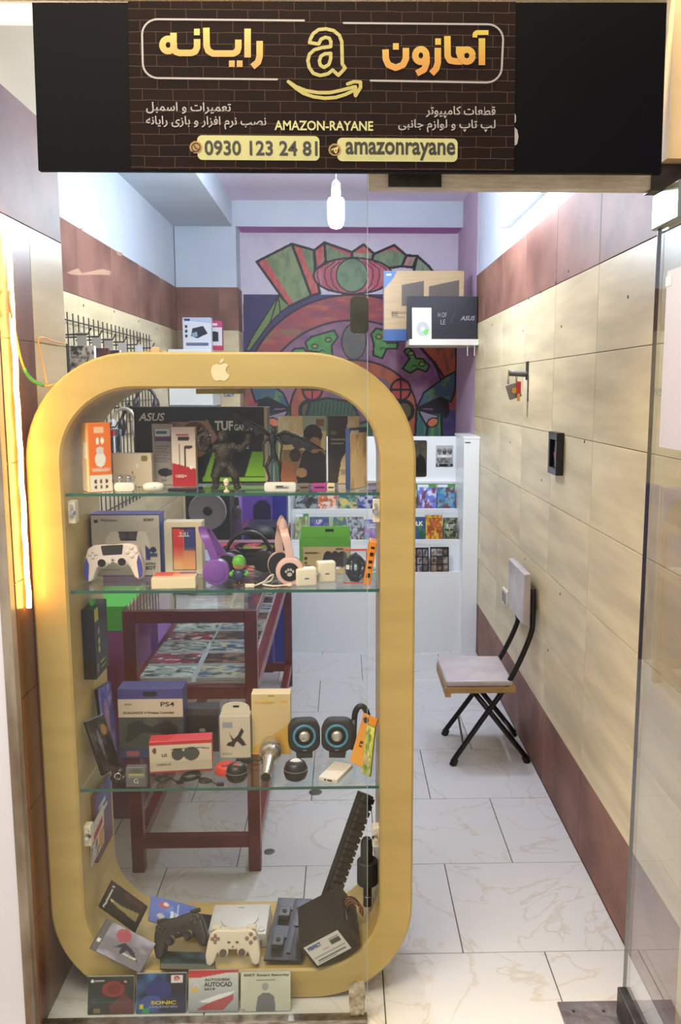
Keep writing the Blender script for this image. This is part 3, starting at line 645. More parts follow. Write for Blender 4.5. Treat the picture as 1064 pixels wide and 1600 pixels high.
# posters on the rack's back panel
def onrack(pxl, pxr, pyt, pyb, Y): a, b_ = PY(pxl, pyb, Y), PY(pxr, pyt, Y); return a.x, b_.x, a.z, b_.z
def dark_shapes(c):
    c.c[:] = (58, 52, 40); c.noise(4, 5, (90, 84, 66), .7, 11); c.poly([(.1, 0), (.2, .5), (.45, .62), (.6, .5), (.75, .65), (.95, .5), (1, 0)], (14, 14, 14)); c.poly([(.3, .2), (.45, .6), (.55, .3)], (170, 170, 165), .7); c.rect(0, 0, 1, .08, (30, 30, 30))
YK = 3.35+.384
a = onrack(625, 667, 688, 745, YK)
p = ob('game_poster', MB().prism(rrect(a[0], a[1], a[2], a[3], .012, 4), YK-.003, YK), M('poster_board', (40, 38, 34), .5)); tag(p, 'dark rounded poster on the white rack behind the gold frame', 'poster')
printed('poster_print', a[1]-a[0]-.006, a[3]-a[2]-.012, dark_shapes, p, y=YK-.0034, x=(a[0]+a[1])/2, z=a[2]+.006)
a = onrack(681, 708, 696, 729, YK)
def team(c):
    c.c[:] = (176, 178, 172)
    for k in range(3): c.ell(.2+.3*k, .72, .13, .16, (70, 70, 68)); c.ell(.2+.3*k, .82, .07, .08, (130, 128, 120))
    c.rect(.08, .45, .92, .56, (232, 232, 230)); c.rect(.05, .16, .95, .42, (96, 92, 88)); c.noise(9, 9, (190, 190, 186), .7, 5); c.rect(0, 0, 1, .14, (20, 20, 20)); c.rect(.08, .04, .18, .1, (220, 220, 220)); c.rect(.7, .04, .85, .1, (150, 150, 150))
p = ob('game_poster', MB().box(a[0], a[1], YK-.003, YK, a[2], a[3]), BLACK); tag(p, 'small black and white poster pinned right on the white rack', 'poster')
printed('poster_print', a[1]-a[0], a[3]-a[2], team, p, y=YK-.0034, x=(a[0]+a[1])/2, z=a[2])
# a scrap of the shop banner, stood on end, low on the rack's left half
p = ob('banner_scrap', MB().box(-.30, -.13, YK-.003, YK, 1.1, 1.38), M('scrap_black', (40, 38, 40), .5)); tag(p, 'dark banner scrap turned sideways on the rack, seen mirrored in the door', 'banner')
t_ = ob('text_strip', MB().box(-.215, -.165, YK-.0036, YK-.003, 1.12, 1.34), M('sign_cream'), p)
text('amazonrayane', p, -.19, 1.23, M('sign_ink'), w=.2, y=YK-.0045, rot=R(90)); text('AMAZON-RAYANE', p, -.245, 1.23, M('sign_white'), w=.18, y=YK-.0045, rot=R(90))
# game cases on the three ledges
def game(row, pl, pr, pt, pal, seed, label, title=None, tcol=INKW, tz=.72, band=None, tw=.8, case=(20, 20, 22), grid=False):
    yl, z = steps[row]; Y = 3.35+yl+.03; a, b_ = PY(pl, 800, Y), PY(pr, 800, Y); w = b_.x-a.x-.002; h = PY(pl, pt, Y+.02).z-z
    def fn(c):
        if grid:
            c.c[:] = (24, 22, 24); rs = random.Random(seed)
            for i in range(3):
                for j in range(3):
                    q = rs.choice(pal); c.rect(.06+.31*i, .05+.31*j, .32+.31*i, .31+.31*j, q); c.ell(.19+.31*i, .18+.31*j, .07, .08, rs.choice(pal))
            c.noise(9, 9, (40, 36, 40), .6, seed)
        else:
            abstract(pal, seed)(c)
            if band: c.rect(0, .9, 1, 1, (226, 232, 236)); c.rect(.6, .9, 1, 1, band)
    o = carton('game_case', label, 'game case', w, h, .014, case, ((a.x+b_.x)/2, Y, z+.0022), fn, (-R(7), 0, 0), 'game cases on the white rack', res=.004)
    if title: text(title, o, 0, h*tz, tcol, w=w*tw, h=min(.03, h*.2), bold=.03)
    return o
GRN = (70, 150, 60)
game(2, 461, 496, 765, [(30, 32, 36), (70, 78, 84), (160, 170, 170)], 3, 'black and grey skirmish cover on the top ledge, leftmost')
game(2, 497, 527, 765, [(190, 84, 40), (214, 120, 60), (232, 226, 220)], 4, 'red and orange game case with white lettering on the top ledge', 'BOLT', tz=.85)
game(2, 528, 558, 765, [(40, 92, 96), (90, 150, 140), (214, 190, 110)], 5, 'teal and yellow planet cover beside the red case')
game(2, 559, 590, 765, [(34, 44, 96), (70, 90, 150), (190, 190, 210)], 6, 'navy blue cover right of the teal planet cover')
game(2, 620, 652, 757, [(70, 92, 60), (120, 130, 90), (190, 180, 150)], 7, 'green-spined case half hidden behind the gold frame', band=GRN)
game(2, 652, 682, 757, [(110, 130, 210), (220, 230, 250), (120, 60, 90)], 8, 'white and violet case with green band on the rack', band=GRN)
game(2, 683, 711, 757, [(60, 130, 190), (120, 170, 190), (110, 60, 50)], 9, 'sky blue case with green band, rightmost on the top ledge', band=GRN)
game(1, 460, 482, 803, [(214, 216, 190), (170, 180, 120), (120, 130, 90)], 12, 'pale yellow-green case at the left of the middle ledge', band=GRN)
game(1, 483, 514, 808, [(70, 60, 130), (130, 100, 190), (60, 120, 90)], 13, 'purple game case on the middle ledge, second from the left', 'UP', tz=.8, tw=.3)
game(1, 515, 542, 808, [(90, 130, 90), (70, 110, 150), (190, 190, 120)], 14, 'green and blue game case between the purple and the ice blue ones')
game(1, 543, 568, 808, [(150, 170, 190), (180, 190, 200), (90, 60, 40)], 15, 'ice blue case with brown shape on the middle ledge')
game(1, 569, 600, 812, [(90, 110, 170), (150, 190, 190), (180, 120, 190)], 16, 'multicoloured case with slanted white title left of the gold frame band', 'JUST\nDANCE', tz=.7)
game(1, 634, 665, 808, [(40, 90, 60), (70, 130, 70), (60, 70, 160)], 17, 'green and blue case half hidden by the gold frame, middle ledge', 'HULK', tz=.72)
game(1, 665, 692, 805, [(150, 70, 40), (190, 96, 50), (206, 190, 60)], 18, 'orange and brown case with yellow patches on the middle ledge')
game(1, 693, 716, 809, [(40, 44, 40), (96, 100, 90), (150, 160, 110)], 19, 'black and grey panelled case, rightmost on the middle ledge', 'grand\ntheft\nauto', tz=.62, tw=.6)
game(0, 610, 641, 856, [(120, 110, 110), (150, 150, 160), (90, 80, 80)], 20, 'picture-grid case half behind the gold frame, bottom ledge', grid=True)
game(0, 642, 671, 856, [(130, 120, 110), (160, 160, 170), (90, 80, 90)], 21, 'black album case of small pictures, left of its twin', grid=True)
game(0, 673, 703, 855, [(150, 130, 110), (170, 170, 170), (70, 60, 60)], 22, 'black album case of small pictures, rightmost on the bottom ledge', grid=True)
# ---------------------------------------------------------------- wall shelf and cartons
wsY = 3.45
sh = ob('wall_shelf', MB().box(.425, XR-.001, wsY, wsY+.36, 1.992, 2.03), M('pale_board', (214, 208, 196), .5), bevel=.002); tag(sh, 'white floating wall shelf carrying two large cartons', 'shelf')
for x in (.80, .845): ob('bracket_line', MB().box(x, x+.003, wsY+.02, wsY+.03, 1.925, 1.992), M('socket_white'), sh)
CARD = (176, 148, 104)
def tan(c):
    c.c[:] = (184, 156, 112); c.noise(3, 40, (170, 142, 98), .5, 3)
    c.poly([(0, .74), (0, 1), (.16, 1), (.12, .9)], (58, 110, 168)); c.poly([(.0, 0), (0, .17), (.3, .17), (.3, 0)], (44, 84, 140)); c.rect(.03, .93, .09, .96, (220, 220, 220))
    c.poly([(.22, .5), (.22, .8), (.5, .86), (.5, .5)], (84, 70, 58)); c.poly([(.56, .5), (.56, .78), (.94, .87), (.94, .5)], (84, 70, 58)); c.rect(.1, .38, .3, .42, (150, 122, 84)); c.rect(.1, .33, .26, .35, (150, 122, 84))
o = carton('monitor_carton', 'large tan monitor carton with blue corner on the wall shelf', 'carton', .525, .452, .1, (96, 74, 60), (.535, 3.665, 2.03), tan, (0, 0, R(-2)), res=.004)
text('BE', o, -.19, .175, INK, h=.03); ob('plastic_flap', MB().box(-.268, -.2625, .0, .1, .0, .452), M('card_brown', (96, 70, 62), .4), o)
def tuf_back(c): c.c[:] = (22, 22, 30); c.noise(2, 2, (28, 28, 38), .6, 2); c.rect(0, 0, .05, 1, (34, 30, 30)); c.rect(.055, 0, .062, 1, (120, 96, 60))
o = carton('laptop_carton', 'black carton with grey lettering in front of the tan carton', 'carton', .45, .272, .075, (20, 20, 26), (.64, 3.505, 2.0305), tuf_back, res=.004)
text('ASUS', o, .165, .135, M('ink_grey', (150, 150, 152), .5), w=.095, bold=.02, shear=.3); text('H OF', o, -.0, .155, M('ink_grey'), w=.055, h=.03); text('LE', o, .005, .11, M('ink_grey'), w=.03, h=.03)
ob('slash', MB().prism([(.05, .1), (.053, .1), (.085, .175), (.082, .175)], -.0014, -.0007), M('ink_grey2', (70, 70, 72), .5), o)
def cdsl(c):
    c.c[:] = (226, 228, 236); c.rect(.05, .62, .95, .82, (214, 218, 228)); c.ell(.55, .32, .34, .24, (176, 180, 178)); c.noise(6, 6, (150, 156, 154), .4, 4, (((c.U-.55)/.34)**2+((c.V-.32)/.24)**2 <= 1).astype(float))
    c.mix((((c.U-.55)/.34)**2+((c.V-.32)/.24)**2 <= 1) & (c.V < .32) & (c.U > .5+(.32-c.V)*-.6+.0) & (c.U+c.V*1.2 > .82), (90, 190, 70)); c.ell(.55, .32, .09, .065, (226, 228, 236))
carton('disc_sleeve', 'white disc sleeve with green-edged disc leaning on black carton', 'disc sleeve', .125, .2, .004, (222, 224, 232), (.508, 3.478, 2.031), cdsl, (-R(6), 0, R(3)), res=.003)
# ---------------------------------------------------------------- fittings on the right wall
p = PX(824, 590, XR)
hk = empty('padlock_hook', (XR, p.y, p.z)); tag(hk, 'grey steel bolt sticking out of the right wall', 'hook')
ob('recess', MB().box(-.004, .004, -.025, .025, -.01, .075), M('hole_black'), hk); ob('bolt', MB().cyl((.004, 0, .015), (-.085, 0, .02), .013, n=12).cyl((-.085, 0, .02), (-.09, 0, .02), .016, n=12), M('grey_iron', (96, 92, 84), .5, .5), hk, smooth=1)
ob('stay', MB().box(-.006, 0, -.035, -.03, -.11, .01), M('grey_iron'), hk)
pk = empty('padlock', (XR-.075, p.y-.002, p.z-.03)); tag(pk, 'grey padlock with red key tag hanging from the wall bolt', 'padlock')
ob('body', MB().box(-.03, .03, -.01, .01, -.07, 0), M('lock_grey', (126, 118, 112), .4, .5), pk, bevel=.004, rot=(0, R(-18), 0)); 
ob('shackle', MB().tube([(-.016+.0, 0, 0), (-.014, 0, .035), (-.004, 0, .055), (.01, 0, .06), (.022, 0, .05), (.024, 0, .005)], .005), M('chrome', (220, 220, 224), .15, 1), pk, smooth=2)
ob('red_tag', MB().box(.02, .042, -.02, -.012, -.045, .012), M('red_tag', (176, 40, 36), .4), pk, bevel=.004); ob('key', MB().box(.024, .038, -.019, -.014, -.08, -.045).cyl((.012, -.016, -.03), (.012, -.012, -.03), .014, n=12), M('brass', (206, 160, 96), .3, .8), pk)
p = PX(874, 708, XR)
eb = empty('switch_frame', (XR, p.y, p.z)); tag(eb, 'black rectangular switch frame with bare terminals on right wall', 'switch')
fr = MB(); fr.box(-.03, 0, -.07, .07, .055, .085).box(-.03, 0, -.07, .07, -.085, -.055).box(-.03, 0, -.07, -.045, -.055, .055).box(-.03, 0, .045, .07, -.055, .055)
ob('frame', fr, M('black_gloss', (30, 32, 40), .25), eb, bevel=.003); ob('inner_plate', MB().box(-.012, 0, -.045, .045, -.055, .055), M('matte_black'), eb)
ob('terminal', MB().box(-.024, -.012, -.03, -.018, -.03, .03), M('brass'), eb, bevel=.002); ob('terminal', MB().box(-.026, -.012, -.034, -.012, -.012, .005), M('red_tag'), eb)
p = PX(791, 933, XR); so = empty('wall_socket', (XR, p.y, p.z)); tag(so, 'small white wall socket behind the folding chair', 'socket')
ob('plate', MB().box(-.012, 0, -.065, .065, -.043, .043), M('ivory', (226, 218, 196), .4), so, bevel=.004)
for y in (-.03, .03): ob('outlet', MB().box(-.014, -.01, y-.02, y+.02, -.028, .028), GREYP, so, bevel=.002)
# ---------------------------------------------------------------- folding chair
ch = empty('folding_chair', (.66, 1.79, 0)); tag(ch, 'black tube folding chair with padded grey seat beside right wall', 'chair')
TUBE = M('chair_black', (24, 24, 28), .35)
yn, yf = 1.605-1.79, 1.97-1.79
def cp(x, y, Yw): q = PY(x, y, Yw); return Vector((q.x-.66, Yw-1.79, q.z))
for nm, Yw, A, B_, C_, D_, E_ in (('near', 1.615, (707, 1190), (797, 1062), (828, 995), (833, 960), (834, 920)), ('far', 1.965, (694, 1141), (780, 1030), (813, 975), (817, 955), (819, 905))):
    q = [cp(*A, Yw), cp(*B_, Yw), cp(*C_, Yw), cp(*D_, Yw), cp(*E_, Yw)]; q[0].z = .016; q[-1].x = min(q[-1].x, .19)
    for v in q: v.x = min(v.x, .192)
    ob('back_leg_tube', MB().tube(curvepts([q[0], q[0].lerp(q[1], .5), q[1], q[2], q[3], q[4]], 5), .0125, 10), TUBE, ch, smooth=2)
    ob('rubber_foot', MB().cyl((q[0].x, q[0].y, 0), (q[0].x+.014, q[0].y, .028), .017, .0155, 10), BLACK, ch)
for nm, Yw, A, B_ in (('near', 1.635, (826, 1185), (738, 1078)), ('far', 1.945, (806, 1144), (748, 1075))):
    q = [cp(*A, Yw), cp(*B_, Yw)]; q[0].z = .016; q[0].x = min(q[0].x, .19)
    ob('front_leg_tube', MB().tube(q, .0125, 10), TUBE, ch, smooth=2)
    ob('rubber_foot', MB().cyl((q[0].x, q[0].y, 0), (q[0].x-.014, q[0].y, .028), .017, .0155, 10), BLACK, ch)
ob('stretcher', MB().cyl(cp(724, 1165, 1.635), cp(716, 1119, 1.945), .005, n=8), M('grey_iron'), ch)
ob('stretcher', MB().cyl(cp(803, 1155, 1.635), cp(788, 1125, 1.945), .005, n=8), M('grey_iron'), ch)
zs = PY(745, 1072, 1.615).z
xa, xb = PY(696, 1072, 1.6).x-.66, PY(799, 1072, 1.6).x-.66
ob('seat_board', MB().box(xa, xb+.02, -.195, .185, zs-.028, zs), M('ply', (186, 150, 98), .5, n=(8, (160, 124, 78), (1, 8, 1))), ch, bevel=.004)
ob('seat_lip', MB().box(xa, xa+.025, -.195, .185, zs-.045, zs-.028), M('ply'), ch)
ob('seat_pad', MB().box(xa+.003, xb+.008, -.19, .18, zs, zs+.03), M('grey_vinyl', (198, 188, 186), .22, n=(6, (176, 168, 170)), bump=.1, bs=10), ch, bevel=.012, seg=3, smooth=1)
zb0, zb1 = PY(830, 972, 1.6).z, PY(830, 900, 1.7).z
bk = MB().box(.146, .178, -.185, .185, zb0-.02, zb1+.03)
ob('back_pad', bk, M('grey_vinyl'), ch, bevel=.008, seg=3, smooth=1, rot=(0, 0, 0))
# ---------------------------------------------------------------- red steel display table
tb = empty('display_table', (-.53, .75, 0)); tag(tb, 'long dark red steel table with glass top and lower deck', 'table')
REDM = M('red_steel', (112, 30, 34), .35, n=(12, (92, 24, 28)))
tw, tl, th = .23, 1.99, .962
for sx in (-1, 1):
    for yy in (.022, tl-.022): ob('leg', MB().box(sx*(tw-.022)-.022, sx*(tw-.022)+.022, yy-.022, yy+.022, 0, th), REDM, tb, bevel=.004)
    for z in (th-.044, .645, .09): ob('side_rail', MB().box(sx*(tw-.022)-.018, sx*(tw-.022)+.018, .044, tl-.044, z, z+.044), REDM, tb, bevel=.003)
for yy in (.022, tl-.022):
    for z in (th-.044, .645, .09): ob('cross_rail', MB().box(-tw+.044, tw-.044, yy-.018, yy+.018, z, z+.044), REDM, tb, bevel=.003)
tp = ob('glass_top', MB().box(-tw, tw, 0, tl, th, th+.006), SHELFGLASS, tb)
ob('lower_deck', MB().box(-tw+.04, tw-.04, .04, tl-.04, .689, .695), M('deck_board', (190, 186, 186), .4), tb)
rs = random.Random(8); k = 0
PALS = [[(60, 64, 62), (130, 150, 140), (190, 200, 190)], [(44, 70, 110), (90, 120, 150), (200, 190, 150)], [(150, 40, 44), (220, 220, 224), (60, 40, 40)], [(80, 60, 50), (150, 110, 90), (40, 36, 36)], [(50, 70, 60), (100, 120, 110), (170, 120, 70)]]
for j in range(11):
    for i in range(2):
        k += 1
        if j == 0 and i == 0: pass
        x = -.53-.098+i*.196+rs.uniform(-.004, .004)-.0; y = .80+j*.152
        o = ob('disc_case', MB().box(-.093, .093, 0, .134, 0, .013), M('case_clear', (200, 206, 210), .15), loc=(x, y, .6956), bevel=.001, seg=1)
        pal = PALS[(j*2+i+(j//2)) % 5]
        if (j, i) == (5, 0): pal = PALS[2]
        tag(o, ['disc case lying on the table deck in the left column, row %s from the front' % ['first', 'second', 'third', 'fourth', 'fifth', 'sixth', 'seventh', 'eighth', 'ninth', 'tenth', 'eleventh'][j], 'disc case lying on the table deck in the right column, row %s from the front' % ['first', 'second', 'third', 'fourth', 'fifth', 'sixth', 'seventh', 'eighth', 'ninth', 'tenth', 'eleventh'][j]][i], 'disc case', 'disc cases on the lower deck of the red table')
        gridz('cover_print', .182, .124, abstract(pal, 40+k), o, z=.0136, y=.005, res=.004)
# things on and beside the table
def tabletop(px, py): q = PZ(px, py, th+.006); return q
o = empty('loudspeaker', (-.66, 2.1, th+.006)); tag(o, 'black box loudspeaker with round cone standing on the red table', 'speaker')
ob('cabinet', MB().box(-.12, .1, 0, .2, 0, .28), MATTE, o, bevel=.008); ob('cone_ring', MB().lathe([(.09, 0), (.095, .004), (.088, .01), (.06, .004), (.02, .003)], (-.01, -.001, .15), (0, -1, 0), 28), GREYP, o, smooth=1)
ob('cone', MB().lathe([(.085, .001), (.06, .003), (.025, .002), (.02, .008), (.004, .011)], (-.01, -.0005, .15), (0, -1, 0), 28), BLACK, o, smooth=1)
o = empty('spray_bottle', (-.515, 2.0, th+.006)); tag(o, 'slim dark spray bottle beside the black loudspeaker', 'bottle')
ob('can', MB().lathe([(.022, 0), (.024, .005), (.024, .17), (.016, .185), (.012, .19)], n=18), M('bottle_dark', (36, 34, 48), .3), o, smooth=1); ob('nozzle', MB().lathe([(.012, .19), (.013, .21), (.009, .23), (.004, .232)], n=14), BLACK, o, smooth=1)
ob('paper_label', MB().cyl((0, 0, .05), (0, 0, .13), .0245, n=18, caps=False), M('label_violet', (72, 50, 92), .5), o)
o = empty('peaked_cap', (-.40, 1.98, th+.006)); tag(o, 'black peaked cap lying on the glass table top', 'cap')
ob('crown', MB().ell((0, .05, .047), (.065, .07, .045), 18, 10), MATTE, o, smooth=2); ob('peak', MB().prism([(x*.001, z*.001) for x, z in [(-48, 0), (-40, 5), (0, 9), (40, 5), (48, 0), (0, 3)]], -.06, .02), MATTE, o)
q = carton('violet_carton', 'tall violet carton standing on the floor left of the white rack', 'carton', .2, 1.12, .12, (84, 58, 140), (-.53, 2.95, 0), lambda c: (c.grad(0, (80, 56, 134), 1, (92, 64, 150)), c.rect(0, 0, .12, 1, (150, 110, 190)), c.ell(.75, .88, .3, .07, (34, 28, 60))), res=.01)
q = carton('blue_carton', 'deep blue carton squeezed between violet carton and white rack', 'carton', .1, 1.12, .15, (40, 40, 130), (-.4, 3.15, 0))
q = carton('flat_carton', 'flat black carton with red edges on the glass table top', 'carton', .19, .045, .26, (34, 34, 40), (-.42, 2.25, th+.006), rough=.25)
for x in (-.095, .091): ob('red_edge', MB().box(x, x+.004, -.001, .26, .041, .0465), M('edge_red', (150, 40, 54), .4), q)
q = carton('parts_carton', 'pale blue-grey carton lying under the front of the glass top', 'carton', .17, .07, .24, (150, 160, 176), (-.6, 1.25, th+.006), lambda c: (c.grad(0, (170, 180, 190), 1, (130, 140, 160))), rough=.4)
q = carton('magenta_carton', 'magenta carton with bright green lid on the floor left of the table', 'carton', .3, .78, .35, (128, 48, 110), (-.985, 1.15, 0), lambda c: (c.grad(0, (110, 40, 92), 1, (150, 70, 140)), c.noise(4, 4, (90, 30, 60), .5, 6)), res=.012)
ob('green_lid', MB().box(-.153, .153, -.003, .353, .78, .88), M('lid_green', (84, 190, 70), .4), q, bevel=.003)
q = carton('lilac_carton', 'lilac carton standing behind the magenta one', 'carton', .32, 1.02, .3, (176, 120, 204), (-.99, 1.62, 0))
# ---------------------------------------------------------------- wire grid on the left wall with goods on hooks
gw = empty('wire_grid', (XL+.012, 1.3, 1.08)); tag(gw, 'black wire grid panel mounted on the left wall', 'wire grid')
WIRE = M('wire_black', (44, 42, 42), .45)
for k in range(26): ob('upright_wire', MB().cyl((.003, k*.08, 0), (.003, k*.08, .965), .0032, n=6, caps=False), WIRE, gw)
for k in range(6): ob('cross_wire', MB().cyl((.009, -.02, .03+k*.18), (.009, 2.03, .03+k*.18), .0032, n=6, caps=False), WIRE, gw)
def hook(y, z, l=.16):
    o = ob('display_hook', MB().tube([(XL+.018, y, z), (XL+.02+l, y, z+.004), (XL+.035+l, y, z+.03)], .0035, 6), WIRE); return o
HK = [('first', 1.42, 1.93, (30, 28, 30)), ('second', 1.58, 1.93, (226, 222, 220)), ('third', 1.80, 1.93, (110, 46, 40)), ('fourth', 2.0, 1.93, (214, 210, 206)), ('fifth', 2.25, 1.93, (40, 38, 40)), ('sixth', 2.6, 1.93, (196, 196, 200))]
for nm, y, z, c in HK:
    tag(hook(y, z), 'wire display hook on the grid panel, %s from the entrance' % nm, 'hook', 'hooks on the wire grid')
    o = carton('hanging_pack', '%s hanging accessory pack on the top row of the wire grid, counted from the entrance' % nm, 'package', .06 if nm == 'first' else .105, .18, .03, c, (XL+(.075 if nm == 'first' else .115), y-.035, z-.215), abstract([c, tuple(min(255, v+20) for v in c), (60, 56, 66)], int(y*50)), group='packs on the wire grid', res=.005)
    ob('hang_tab', MB().box(-.02, .02, .012, .015, .18, .235), M('tab_clear', (210, 210, 214), .3), o)
    if nm == 'second': text('EXTRA\nBASS', o, -.02, .14, INK, w=.045, bold=.02)
for nm, y, z, c in (('pale grey', 2.25, 1.52, (190, 186, 180)), ('black', 2.42, 1.52, (40, 36, 36)), ('dark brown', 2.75, 1.62, (60, 52, 48))):
    tag(hook(y, z+.1, .1), 'wire hook holding the %s headset on the grid' % nm, 'hook', 'hooks on the wire grid')
    o = empty('hanging_headset', (XL+.105, y, z)); tag(o, '%s headset hanging on the left wall grid' % nm, 'headset')
    m_ = M('headset_%d' % c[0], c, .4)
    ob('headband', MB().tube([(.055*math.cos(R(a)), 0, .02+.08*math.sin(R(a))) for a in range(0, 181, 15)], .009, 8), m_, o, smooth=2)
    for s in (-1, 1): ob('ear_cup', MB().ell((s*.055, 0, 0), (.02, .042, .05), 14, 10), m_, o, smooth=2)
for nm, y in (('red-capped', 1.9), ('slate', 2.02)):
    o = carton('hanging_pack', '%s blister pack low on the wire grid' % nm, 'package', .08, .22, .03, (96, 96, 104) if nm == 'slate' else (190, 196, 200), (XL+.1, y, 1.28), abstract([(120, 120, 128), (180, 180, 186), (60, 56, 60)], 77), group='packs on the wire grid', res=.006)
    ob('cap_strip', MB().box(-.04, .04, -.002, .03, .22, .245), M('red_tag') if nm != 'slate' else GREYP, o)
    tag(hook(y+.035, 1.53, .09), 'wire hook holding the %s blister pack' % nm, 'hook', 'hooks on the wire grid')
# ---------------------------------------------------------------- white wall cabinet and cartons on it
cb = empty('wall_cabinet', (-1.05, 3.9, 1.6)); tag(cb, 'white wall cabinet at the back left under two small cartons', 'cabinet')
ob('body', MB().box(-.15, .15, .012, .395, 0, .385), WHITE, cb, bevel=.002); ob('door', MB().box(-.148, .148, 0, .012, .004, .381), WHITE, cb, bevel=.002); ob('bottom_edge', MB().box(-.15, .15, 0, .395, -.008, 0), GREYP, cb)
def dvdbox(c):
    c.c[:] = (226, 230, 240); c.mix((c.V > .82+(.1*(1-c.U))) , (150, 170, 214), .5); c.poly([(.28, .42), (.34, .66), (.72, .74), (.88, .5), (.5, .34)], (34, 42, 60)); c.poly([(.3, .5), (.5, .56), (.52, .4), (.34, .38)], (140, 170, 200))
    for k in range(3): c.ell(.12, .42+.15*k, .05, .05, (60, 64, 76))
    c.rect(.06, .9, .26, .96, (40, 60, 120)); c.rect(.1, .1, .9, .2, (96, 110, 140))
carton('drive_carton', 'white and blue external drive carton on the wall cabinet', 'carton', .195, .215, .06, (220, 224, 234), (-1.0, 3.93, 1.985), dvdbox, res=.003)
def pinkb(c):
    c.c[:] = (226, 220, 226); c.rect(0, .78, 1, 1, (190, 70, 120)); c.poly([(.1, .3), (.1, .7), (.85, .62), (.85, .28)], (26, 26, 30)); c.rect(0, 0, 1, .14, (196, 40, 84)); c.rect(.4, .84, .8, .92, (240, 220, 230))
carton('adapter_carton', 'pink and white carton with black device behind the drive carton', 'carton', .17, .2, .06, (200, 60, 110), (-.925, 4.02, 1.985), pinkb, res=.003)
carton('label_card', 'small dark picture card stuck beside the wall cabinet', 'card', .075, .06, .003, (40, 42, 52), (-.84, YP-.004, 1.66), abstract([(40, 44, 56), (80, 90, 110), (180, 190, 200)], 91), res=.004)
for i, (x, y) in enumerate(((493, 1238), (421, 1331))):
    q = PZ(x, y, 0); o = ob('coin', MB().lathe([(.026-.008*i, 0), (.028-.008*i, .002), (.02-.006*i, .004)], (0, 0, 0), n=18), M('coin_dark', (70, 66, 62), .5), loc=(q.x, q.y, 0)); tag(o, ['dark round cap lying on the floor right of the red table', 'small dark washer on the floor beside the front table leg'][i], 'floor cap')
# ================================================================ THE PHONE-SHAPED DISPLAY FRAME
FY0, FY1 = .09, .42
FX0, FX1, FZ1, FT = -.817, .19, 1.81, .092
GOLD = M('gold_laminate', (194, 168, 102), .42, n=(3, (184, 158, 94), (1, 1, 6)), coat=.15)
fr = empty('phone_showcase', ((FX0+FX1)/2, FY0, 0)); tag(fr, 'large gold phone-shaped display frame with glass shelves behind the window', 'showcase')
FL = (-fr.location.x, -fr.location.y, 0)
def ringpath(o, n=14): return rrect(FX0+o, FX1-o, o, FZ1-o, max(.282-o, .02), n)
sec = [(0, FY0+.006), (.006, FY0), (FT-.006, FY0), (FT, FY0+.006), (FT, FY1), (0, FY1)]
loops = [[(x, y, z) for x, z in ringpath(o)] for o, y in sec]
mb = MB(); n_ = len(loops[0]); k_ = len(loops)
mb.add([p for l in loops for p in l], [(i*n_+j, i*n_+(j+1) % n_, ((i+1) % k_)*n_+(j+1) % n_, ((i+1) % k_)*n_+j) for i in range(k_) for j in range(n_)])
ob('frame_body', mb, GOLD, fr, loc=FL, smooth=1)
ap = [(930, 110), (950, 103), (966, 103), (980, 112), (968, 126), (963, 142), (970, 158), (987, 170), (976, 190), (958, 203), (945, 202), (932, 197), (918, 202), (904, 200), (889, 183), (880, 155), (882, 128), (896, 110), (912, 106)]
lf = [(928, 102), (932, 86), (942, 77), (953, 72), (952, 86), (944, 97)]
for pts in (ap, lf):
    ob('fruit_logo', MB().prism([(q.x, q.z) for q in (PY(90+x/3.67, 540+y/3.67, FY0) for x, y in pts)], FY0-.0015, FY0-.0002), M('logo_cream', (228, 208, 170), .5), fr, loc=FL)
ZSH = (1.447, 1.187, .63); IX0, IX1 = FX0+FT, FX1-FT
for z in ZSH:
    g = ob('glass_shelf', MB().box(IX0+.002, IX1-.002, .108, .405, z-.008, z), SHELFGLASS, fr, loc=FL)
    ob('polished_edge', MB().box(IX0+.002, IX1-.002, .1065, .108, z-.0078, z-.0002), GLASSEDGE, g)
for x, z, s in ((IX0, 1.425, 1), (IX1, 1.425, -1), (IX0, .515, 1), (IX1, .50, -1)):
    b0 = ob('shelf_support', MB().box(min(x, x+s*.02), max(x, x+s*.02), .12, .15, z-.06, z), M('ivory'), fr, loc=FL, bevel=.003)
    ob('clamp_screw', MB().cyl((x+s*.012, .121, z-.03), (x+s*.012, .108, z-.03), .009, .006, 10).cyl((x+s*.012, .119, z-.012), (x+s*.012, .112, z-.012), .005, n=8), M('chrome'), b0)
ob('tape_strip', MB().box(PY(308, 607, .15).x, PY(372, 607, .15).x, .13, .33, FZ1-FT-.014, FZ1-FT-.0005), M('olive_tape', (140, 124, 44), .5), fr, loc=FL)
cbx = empty('loose_cable', (PY(247, 545, .3).x, .3, FZ1)); tag(cbx, 'thin beige cable end lying on top of the gold frame', 'cable')
ob('plug', MB().box(-.018, .006, -.008, .008, 0, .022), M('beige_plug', (216, 190, 150), .5), cbx, bevel=.003)
ob('wire', MB().tube(curvepts([(.0, 0, .012), (.03, .0, .006), (.06, .01, .006), (.1, -.01, .004), (.16, 0, .003), (.2, .01, .003)]), .0026, 6), M('beige_wire', (200, 170, 120), .5), cbx, smooth=2)
ob('wire', MB().tube(curvepts([(-.01, 0, .012), (-.03, .0, .01), (-.06, .01, .003), (-.1, .0, .003)]), .0022, 6), M('beige_wire'), cbx, smooth=2)

